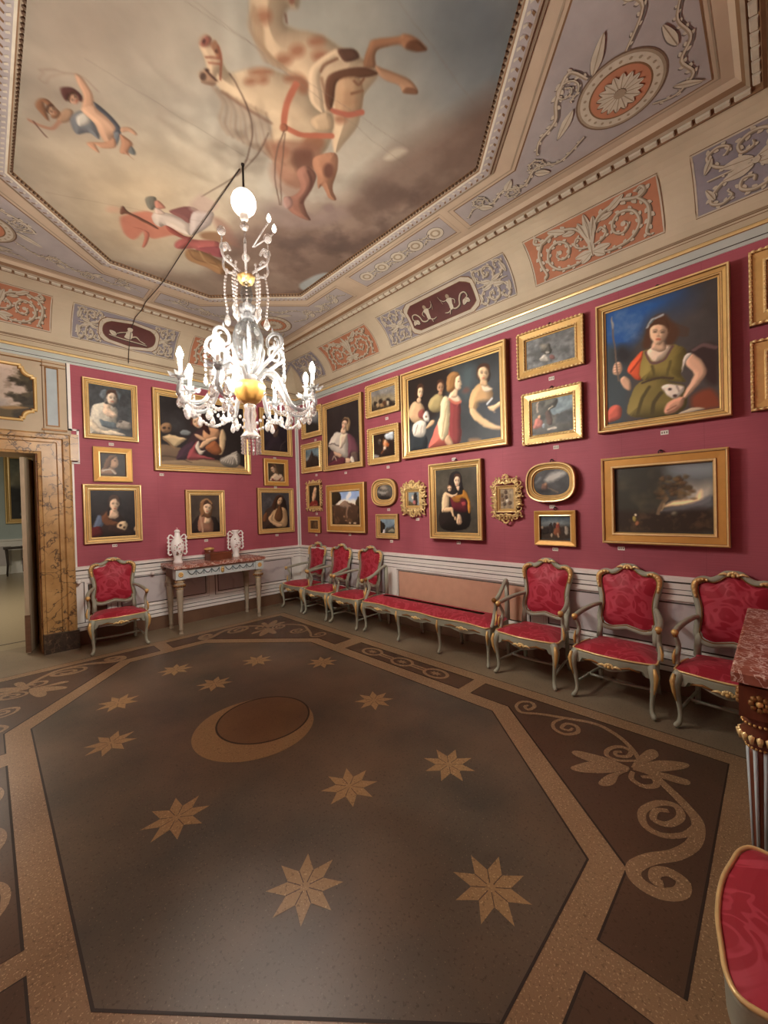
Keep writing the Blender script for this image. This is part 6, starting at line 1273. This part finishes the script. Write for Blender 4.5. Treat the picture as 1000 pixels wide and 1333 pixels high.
for x in (-.905, -.305, .305, .905):
    mb = MB(); s = 1 if x > 0 else -1; e = s*.012 if abs(x) > .5 else 0
    mb.tube(spline([(x, .205, .395), (x+e, .225, .335), (x+e, .226, .27), (x, .212, .18), (x-e*.5, .205, .09), (x, .218, .04), (x+e, .240, .014)], 3), [.028, .032, .034, .034, .032, .029, .026, .023, .020, .017, .016, .0155, .0155, .016, .016, .017, .018, .015, .012], P_, 8); mb.build('front_leg', t)
    mb = MB(); mb.tube([(x+e, .252, .38), (x+e*1.3, .260, .32), (x+e, .252, .24)], [.008, .014, .004], 'gold', 6); mb.build('gilt_knee', t)
    mb = MB(); mb.tube(spline([(x*.985, -.195, .40), (x*.985, -.2, .2), (x*.99, -.225, .0)], 3), .02, P_, 7); mb.build('rear_leg', t)
for s in (1, -1):
    mb = MB(); arm = spline([(s*.90, -.205, .80), (s*.905, -.17, .815), (s*.92, -.08, .77), (s*.935, .03, .70), (s*.945, .11, .672), (s*.945, .145, .67)], 4)
    mb.tube(arm, [.021]*len(arm), P_, 8); mb.build('armrest', t)
    mb = MB(); mb.tube([(s*.90, -.20, .80), (s*.90, -.20, .40)], [.024, .028], P_, 8); mb.build('arm_post', t)
    mb = MB(); mb.ball((s*.945, .152, .67), .026, 'gold_dark', 8); mb.build('gilt_arm_scroll', t)
    mb = MB(); mb.tube(spline([(s*.945, .13, .665), (s*.94, .11, .60), (s*.925, .105, .54), (s*.93, .15, .45), (s*.925, .18, .40)], 4), .02, P_, 8); mb.build('arm_support', t)
    mb = MB(); mb.tube([(s*.955, .125, .56), (s*.962, .145, .48), (s*.955, .165, .42)], [.004, .012, .006], 'gold', 6); mb.build('gilt_arm_leaf', t)

# ------------------------------------------------------------ console tables
def console(t, hw, hd, near):
    ap = 'wood_red' if near else 'paint_bluegrey'; lg = 'wood_red' if near else 'paint_beige'
    mb = MB()
    L = [[(-hw+e, -hd+e*.4, z), (hw-e, -hd+e*.4, z), (hw-e, hd-e, z), (-hw+e, hd-e, z)] for e, z in ((.02, .872), (.0, .878), (0, .915), (.008, .92))]
    mb.loops(L, 'red_marble', cap0=True, cap1=True); mb.build('marble_top', t)
    mb = MB(); a, b = hw-.05, hd-.05
    mb.box((-a, -b, .735), (a, b, .866), 'wood_brown'); mb.box((-a-.012, -b, .862), (a+.012, b+.012, .873), 'gold_dark')
    mb.add([(-a, b+.001, .737), (a, b+.001, .737), (a, b+.001, .862), (-a, b+.001, .862)], [(0, 1, 2, 3)], ap); mb.build('apron', t)
    mb = MB()
    if not near:
        k = 10; x0, x1 = -a+.13, a-.13
        for half in ((x0, -.045), (.045, x1)):
            mb = MB()
            for i in range(4):
                xa = half[0]+(half[1]-half[0])*i/4; xb = half[0]+(half[1]-half[0])*(i+1)/4
                mb.tube([(xa+(xb-xa)*j/8, b+.006, .835-.05*math.sin(PI*j/8)) for j in range(9)], .006, 'swag_line', 5)
                mb.tube([(xa, b+.006, .84), (xa, b+.006, .775)], .004, 'swag_line', 5)
            mb.build('painted_swag', t)
        mb = MB()
        mb.ball((0, b+.012, .80), .035, 'gold', 8, (.8, .4, 1.2)); mb.ball((0, b+.02, .825), .02, 'gold_bright', 6); mb.build('gilt_mask', t)
    for sx in (1, -1):
        for sy in (1, -1):
            X, Y = sx*(hw-.085), sy*(hd-.085); nm = 'leg'
            mb = MB(); mb.lathe([(.034, 0), (.026, .012), (.022, .05), (.030, .056), (.026, .07), (.024, .08), (.040, .56), (.040, .60)], lg, (X, Y, 0), 24, 12, .07)
            mb.lathe([(.040, .60), (.048, .61), (.040, .62), (.040, .63), (.062, .655), (.066, .665), (.046, .69), (.052, .70), (.052, .712), (.044, .72), (.060, .737)], 'wood_red' if near else lg, (X, Y, 0), 16); lo = mb.build(nm, t)
            if near:
                q = MB()
                for i in range(8):
                    z_ = 2*PI*(i+.5)/8; q.tube([(X+.026*math.cos(z_), Y+.026*math.sin(z_), .09), (X+.041*math.cos(z_), Y+.041*math.sin(z_), .60)], [.005, .008], 'strip_blue', 5)
                q.build('painted_fluting', lo)
            if sy > 0 or near:
                q = MB()
                for i in range(16):
                    z_ = 2*PI*i/16; q.tube([(X+.048*math.cos(z_), Y+.048*math.sin(z_), .668), (X+.068*math.cos(z_), Y+.068*math.sin(z_), .655), (X+.066*math.cos(z_), Y+.066*math.sin(z_), .632)], [.008, .011, .006], 'gold_bright' if near else 'gold_dark', 5)
                q.build('gilt_collar', lo)
                for r_, h_ in ((.045, .607), (.056, .705)):
                    q = MB()
                    for i in range(22): z_ = 2*PI*i/22; q.ball((X+r_*math.cos(z_), Y+r_*math.sin(z_), h_), .006, 'gold', 5, None, 3)
                    q.build('bead_ring', lo)
                q = MB(); q.box((X-.062, Y-.062, .735), (X+.062, Y+.062, .862), ap if near else 'paint_bluegrey'); q.build('corner_block', lo)
                for (dx, dy) in ((0, sy), (sx, 0)):
                    q = MB()
                    cx, cy = X+dx*.064, Y+dy*.064
                    if not near and dy == 0: continue
                    for i in range(8):
                        z_ = 2*PI*i/8; q.ball((cx+abs(dy)*.024*math.cos(z_), cy+abs(dx)*.024*math.cos(z_), .80+.024*math.sin(z_)), .013, 'gold_dark' if near else 'gold', 5, None, 3)
                    q.ball((cx, cy, .80), .014, 'gold', 6, None, 4); q.build('gilt_rosette', lo)
mat('paint_beige', (170, 158, 136), 0.5, scale=8, amt=.1)
TG = 'marble-topped console tables'
t = thing('console_table', 'console table with swagged pale blue apron against the far wall', 'table', (-1.68, -.325, 0), PI, TG); console(t, .65, .285, False)
t = thing('console_table', 'red marble-topped console table cut off at the right edge foreground', 'table', (-1.285, -6.375, 0), 0, TG); console(t, .65, .30, True)

# ------------------------------------------------------------ vases and boxes on the far console
def vase(loc, lab, kind):
    t = thing('porcelain_vase', lab, 'vase', loc, 0, 'white porcelain vases on the far console')
    mb = MB(); sc = .96
    if kind == 'bud': pr = [(.0, 0), (.062, 0), (.060, .03), (.045, .06), (.060, .12), (.085, .19), (.090, .25), (.075, .31), (.045, .36), (.035, .40), (.030, .44)]
    else: pr = [(.0, 0), (.055, 0), (.052, .03), (.040, .06), (.055, .11), (.082, .18), (.085, .24), (.065, .30), (.040, .34), (.038, .37), (.055, .405), (.060, .415), (.050, .415), (.035, .38)]
    mb.lathe(pr, 'porcelain', (0, 0, 0), 20); mb.build('body', t)
    if kind == 'bud':
        mb = MB(); mb.lathe([(.034, .435), (.040, .445), (.030, .465), (.012, .475)], 'porcelain', n=14); mb.ball((0, 0, .487), .014, 'flower_pink', 6); mb.build('lid', t)
    for s in (1, -1):
        mb = MB(); hx = .112
        mb.tube(spline([(s*.045, 0, .36), (s*.085, 0, .40), (s*hx, 0, .37), (s*hx, 0, .25), (s*.118, 0, .16), (s*.10, 0, .12), (s*.078, 0, .14)], 4), .010, 'porcelain', 7)
        for z in (.19, .24, .29, .34): mb.tube([(s*hx, 0, z), (s*(.086 if z < .27 else .062), 0, z)], .007, 'porcelain', 6)
        for z in (.15, .20, .25, .30, .36): mb.ball((s*(hx+.008), 0, z), .015, 'porcelain', 6)
        mb.build('handle', t)
    mb = MB(); rn = random.Random(3 if kind == 'bud' else 9)
    for i in range(26):
        a_ = -PI/2+rn.uniform(-.75, .75); z = rn.uniform(.12, .29); r = np.interp(z, [q[1] for q in pr[1:9]], [q[0] for q in pr[1:9]])
        mb.ball((r*math.cos(a_), r*math.sin(a_), z), rn.uniform(.006, .013), rn.choice(['flower_pink', 'flower_pink', 'flower_green', 'flower_brown']), 6, (1, 1, 1), 3)
    mb.build('painted_flowers', t)
vase((-2.175, -.27, .92), 'white lidded porcelain vase with pierced handles, left on the console table', 'bud')
vase((-1.33, -.25, .92), 'white open-mouthed porcelain vase with pierced handles, right on the console table', 'open')
t = thing('wooden_casket', 'dark red wooden casket lying between the two vases on the console', 'box', (-1.63, -.33, .92))
mb = MB(); L = [[(-.155, -.09, z), (.155, -.09, z), (.155, .09, z), (-.155, .09, z)] for z in (0, .085)]; mb.loops(L, 'wood_red', cap0=True); mb.build('body', t)
mb = MB(); L = [[(-a, -b, z), (a, -b, z), (a, b, z), (-a, b, z)] for a, b, z in ((.160, .095, .085), (.160, .095, .098), (.14, .078, .112))]; mb.loops(L, 'wood_red', cap1=True, cap0=True); mb.build('lid', t)
t = thing('inkwell', 'small dark round inkwell with gilt rim behind the red casket', 'container', (-1.70, -.16, .92))
mb = MB(); mb.lathe([(.055, 0), (.065, .02), (.060, .10), (.066, .14)], 'wood_red', n=14); mb.build('body', t)
mb = MB(); mb.lathe([(.066, .14), (.074, .15), (.066, .165), (.03, .175), (.0, .18)], 'gold', n=14, ribs=7, ribamt=.06); mb.build('gilt_rim', t)
# small round knobs on the dado
for (x, z, lab) in ((-3.262, .80, 'white round knob on the dado beside the marble door jamb'), (-2.44, .80, 'white round knob on the dado left of the far console table')):
    t = thing('wall_knob', lab, 'knob', mw=wallmat('F', x, z, .03)); mb = MB(); mb.lathe([(.012, 0), (.012, .035)], 'iron', n=8); mb.build('pin', t); mb = MB(); mb.ball((0, 0, .05), .028, 'white_plastic', 10); mb.build('ball', t)

# ------------------------------------------------------------ chandelier
CX, CY = -2.612, -3.378
t = thing('chandelier', 'white glass chandelier with lit candle bulbs, scrolls and crystal drops hanging from the painted ceiling', 'chandelier', (CX, CY, 0))
mb = MB(); mb.tube([(0, 0, ZC-.002), (0, 0, 3.36)], .008, 'iron', 6); mb.lathe([(.012, 4.235), (.014, 4.242), (.012, 4.249)], 'iron', n=10)
mb.tube([(0, 0, 3.36), (0, 0, 3.0)], .010, 'iron', 6); mb.build('suspension_rod', t)
mb = MB(); mb.ball((-.02, -.035, 3.925), .092, 'flood_light', 16, None, 9); mb.build('flood_bulb', t)
mb = MB(); mb.lathe([(.02, 3.80), (.03, 3.81), (.035, 3.84), (.03, 3.85)], 'candle', (-.015, -.028, 0), n=10); mb.build('flood_socket', t)
mb = MB(); mb.lathe([(.0, 3.345), (.045, 3.35), (.062, 3.385), (.066, 3.395), (.045, 3.40), (.03, 3.41)], 'gold', n=16, ribs=8, ribamt=.05); mb.build('gilt_cup', t)
mb = MB(); mb.lathe([(.030, 3.345), (.040, 3.30), (.046, 3.26), (.035, 3.215), (.02, 3.20)], 'thin_glass', n=14); mb.build('glass_baluster', t)
mb = MB(); mb.lathe([(.01, 3.20), (.05, 3.185), (.058, 3.16), (.045, 3.135), (.02, 3.125), (.052, 3.105), (.03, 3.095), (.05, 3.08), (.025, 3.07)], 'opal', n=16, ribs=8, ribamt=.10); mb.build('glass_knop', t)
mb = MB(); mb.lathe([(.025, 3.07), (.05, 3.06), (.09, 3.01), (.112, 2.94), (.108, 2.87), (.08, 2.80), (.045, 2.765), (.035, 2.75)], 'thin_glass', n=24); mb.build('glass_globe', t)
mb = MB()
for i in range(12):
    q = 2*PI*i/12; mb.tube([(r*math.cos(q), r*math.sin(q), z) for r, z in ((.03, 3.068), (.091, 3.01), (.113, 2.94), (.109, 2.87), (.081, 2.80), (.04, 2.765))], .0028, 'thin_glass', 5)
mb.build('globe_rib', t)
mb = MB(); mb.lathe([(.035, 2.76), (.07, 2.74), (.05, 2.72), (.035, 2.68), (.06, 2.655), (.075, 2.63), (.06, 2.60)], 'opal', n=18, ribs=9, ribamt=.07); mb.build('glass_hub', t)
mb = MB(); mb.lathe([(.06, 2.60), (.105, 2.59), (.118, 2.565), (.112, 2.52), (.08, 2.465), (.04, 2.435)], 'gold_ochre', n=24, ribs=8, ribamt=.05); mb.build('gilt_bowl', t)
mb = MB(); mb.lathe([(.03, 2.44), (.045, 2.42), (.036, 2.39), (.046, 2.35), (.034, 2.31), (.042, 2.27), (.038, 2.235), (.06, 2.20), (.072, 2.185), (.066, 2.175)], 'crystal', n=18, ribs=9, ribamt=.07); mb.build('glass_column', t)
mb = MB()
for i in range(14):
    q = 2*PI*i/14
    for j in range(5): mb.ball((.066*math.cos(q), .066*math.sin(q), 2.165-j*.025), .0105, 'crystal', 6, None, 4)
mb.build('bead_fringe', t)
YR = math.degrees(YAW)
def dirv(th):  # th: 0 = to the right in the photo, 90 = towards the camera
    r_ = np.array([math.cos(YAW), -math.sin(YAW)]); n_ = -np.array([math.sin(YAW), math.cos(YAW)])
    return math.cos(math.radians(th))*r_+math.sin(math.radians(th))*n_
def pt(d, r, z): return (d[0]*r, d[1]*r, z)
angs = [95, 143, 185, 231, 278, 322, 352]
def drop(mb, c, s=1.0):
    mb.ball((c[0], c[1], c[2]), .008*s, 'crystal', 6, None, 4); mb.lathe([(.0, -.075*s), (.012*s, -.065*s), (.017*s, -.05*s), (.010*s, -.028*s), (.004*s, -.012*s)], 'crystal', c, 8)
armR = .475
for a in angs:
    d = dirv(a); R = armR
    mb = MB(); path = spline([pt(d, .05, 2.60), pt(d, .12, 2.69), pt(d, .20, 2.66), pt(d, .26, 2.53), pt(d, .32, 2.42), pt(d, .41, 2.395), pt(d, .49, 2.44), pt(d, R, 2.54)], 4); k = len(path)
    mb.tube(path, [.021-.006*i/k for i in range(k)], 'opal', 8); ao = mb.build('arm', t)
    mb = MB(); cz = 2.555   # star-shaped drip pan
    vs = []
    for lay, zz in ((0, cz), (1, cz+.012)):
        for i in range(16):
            q = 2*PI*i/16; r = (.085 if i % 2 == 0 else .048)*(1 if lay else .8); vs.append((d[0]*R+r*math.cos(q), d[1]*R+r*math.sin(q), zz+(.018 if i % 2 == 0 and lay else 0)))
    mb.loops([vs[:16], vs[16:]], 'opal', cap0=True); mb.add(vs[16:]+[(d[0]*R, d[1]*R, cz+.004)], [(i, (i+1) % 16, 16) for i in range(16)], 'opal')
    mb.lathe([(.02, -.02), (.028, .0), (.02, .02)], 'opal', (d[0]*R, d[1]*R, cz), 10); mb.build('drip_pan', ao)
    mb = MB(); mb.lathe([(.015, 0), (.014, .115)], 'candle', (d[0]*R, d[1]*R, cz+.01), 10); mb.build('candle_sleeve', ao)
    mb = MB(); mb.lathe([(.008, 0), (.019, .018), (.022, .035), (.014, .062), (.003, .085)], 'bulb_light', (d[0]*R, d[1]*R, cz+.125), 12); mb.build('candle_bulb', ao)
    for dq in (-.05, .05):
        mb = MB(); c = (d[0]*R+dq*d[1], d[1]*R-dq*d[0]); z = 2.53
        for j in range(3): mb.ball((c[0], c[1], z-j*.022), .011, 'crystal', 6, None, 4)
        drop(mb, (c[0], c[1], z-.065), 1.5); mb.build('crystal_drop', ao)
    for rr in (.40, .30): mb = MB(); drop(mb, pt(d, rr, 2.375), 1.3); mb.build('crystal_drop', ao)
for i in range(len(angs)):      # festoons of beads between neighbouring arms
    a0, a1 = angs[i], angs[(i+1) % len(angs)]+(360 if i == len(angs)-1 else 0)
    if a1-a0 > 95: a1 = a0+60
    for R0, z0, sag in ((.47, 2.44, .12), (.30, 2.44, .10)):
        mb = MB(); p0, p1 = np.array(pt(dirv(a0), R0, z0)), np.array(pt(dirv(a1), R0, z0)); n = max(8, int(np.linalg.norm(p1-p0)/.026))
        for j in range(n+1):
            q = p0+(p1-p0)*j/n; q[2] -= sag*4*(j/n)*(1-j/n); mb.ball(q, .0138, 'crystal', 6, (1, 1, 1.1), 4)
        mb.build('bead_festoon', t)
for a in (20, 70, 120, 165, 215, 265, 315):      # upright scrolls between the arms
    d = dirv(a); mb = MB()
    path = [pt(d, .05, 2.64), pt(d, .12, 2.70), pt(d, .19, 2.745), pt(d, .25, 2.80)]+[pt(d, .225+r, 2.865+z) for r, z in spiral(0, 0, .075, .03, -.5, 1.25, 18)]
    path = spline(path, 2); k = len(path); mb.tube(path, [.016-.007*i/k for i in range(k)], 'opal', 7); so_ = mb.build('scroll', t)
    mb = MB(); mb.tube([pt(d, .22, 2.935), pt(d, .22, 2.975)], [.010, .003], 'opal', 6); mb.build('finial', so_)
    mb = MB()
    for j in range(6): mb.ball(pt(d, .305, 2.845-j*.034), .013 if j % 2 == 0 else .010, 'opal' if j % 2 == 0 else 'crystal', 6, (1, 1, 1.2), 4)
    drop(mb, pt(d, .305, 2.64), 1.1); mb.build('pendant_string', so_)
for i in range(6):      # short leaves round the hub
    d = dirv(i*60+25); mb = MB(); mb.tube([pt(d, .05, 2.66), pt(d, .10, 2.76), pt(d, .12, 2.86), pt(d, .105, 2.90)], [.014, .013, .010, .004], 'opal', 7); mb.build('hub_leaf', t)
for i in range(6):      # upper tier
    d = dirv(i*60+12); mb = MB()
    mb.tube(spline([pt(d, .03, 3.41), pt(d, .10, 3.44), pt(d, .17, 3.47), pt(d, .19, 3.54), pt(d, .15, 3.58), pt(d, .12, 3.54)], 4), .010, 'crystal', 7); mb.tube([pt(d, .19, 3.53), pt(d, .185, 3.62)], .006, 'crystal', 6); uo = mb.build('upper_arm', t)
    mb = MB(); mb.ball(pt(d, .185, 3.655), .032, 'crystal', 12, None, 7); mb.build('glass_ball', uo)
    mb = MB()
    d2 = dirv(i*60+42)
    for j in range(12): mb.ball(pt(d2, .135+.02*math.sin(j*.26), 3.43-j*.026), .0105, 'crystal', 6, None, 4)
    drop(mb, pt(d2, .14, 3.12), 1.5); mb.build('bead_string', uo); mb = MB()
    for j in range(8): mb.ball(pt(d, .10+.012*math.sin(j*.4), 3.40-j*.026), .009, 'crystal', 6, None, 4)
    drop(mb, pt(d, .10, 3.19), 1.2); mb.build('bead_string', uo)
for (x, y, z) in ((-2.482, -3.509, 3.835), (-2.455, -3.536, 3.755)):
    mb = MB(); c = (x-CX, y-CY, z); mb.tube([(c[0]*.3, c[1]*.3, 3.62), (c[0]*.9, c[1]*.9, z-.05), (c[0], c[1], z-.03)], .006, 'crystal', 6); uo = mb.build('upper_arm', t)
    mb = MB(); mb.lathe([(.006, -.03), (.016, -.015), (.018, .0), (.012, .02), (.003, .035)], 'flood_light', c, 10); mb.build('candle_bulb', uo)
# cable from the chandelier across the ceiling and down the cove
t = thing('power_cable', 'dark thin cable running from the chandelier across the ceiling down the cove', 'cable', (-2.585, -.36, 4.2))
mb = MB(); P = [(CX, CY+.05, ZC-.012), (-2.60, -2.0, ZC-.03), (-2.59, -1.42, ZC-.052), (-2.588, -1.2, ZC-.04), (-2.588, -.72, ZC-.012), (-2.60, -.64, 4.195), (-2.61, -.60, 4.165), (-2.615, -.54, 4.165), (-2.62, -.36, 4.165), (-2.625, -.22, 4.10), (-2.627, -.14, 4.03), (-2.627, -.06, 3.93), (-2.63, -.03, 3.83), (-2.64, -.03, 3.66)]
mb.tube([(x+2.585, y+.36, z-4.2) for x, y, z in P], .0045, 'cable_dark', 6); mb.build('cord', t)
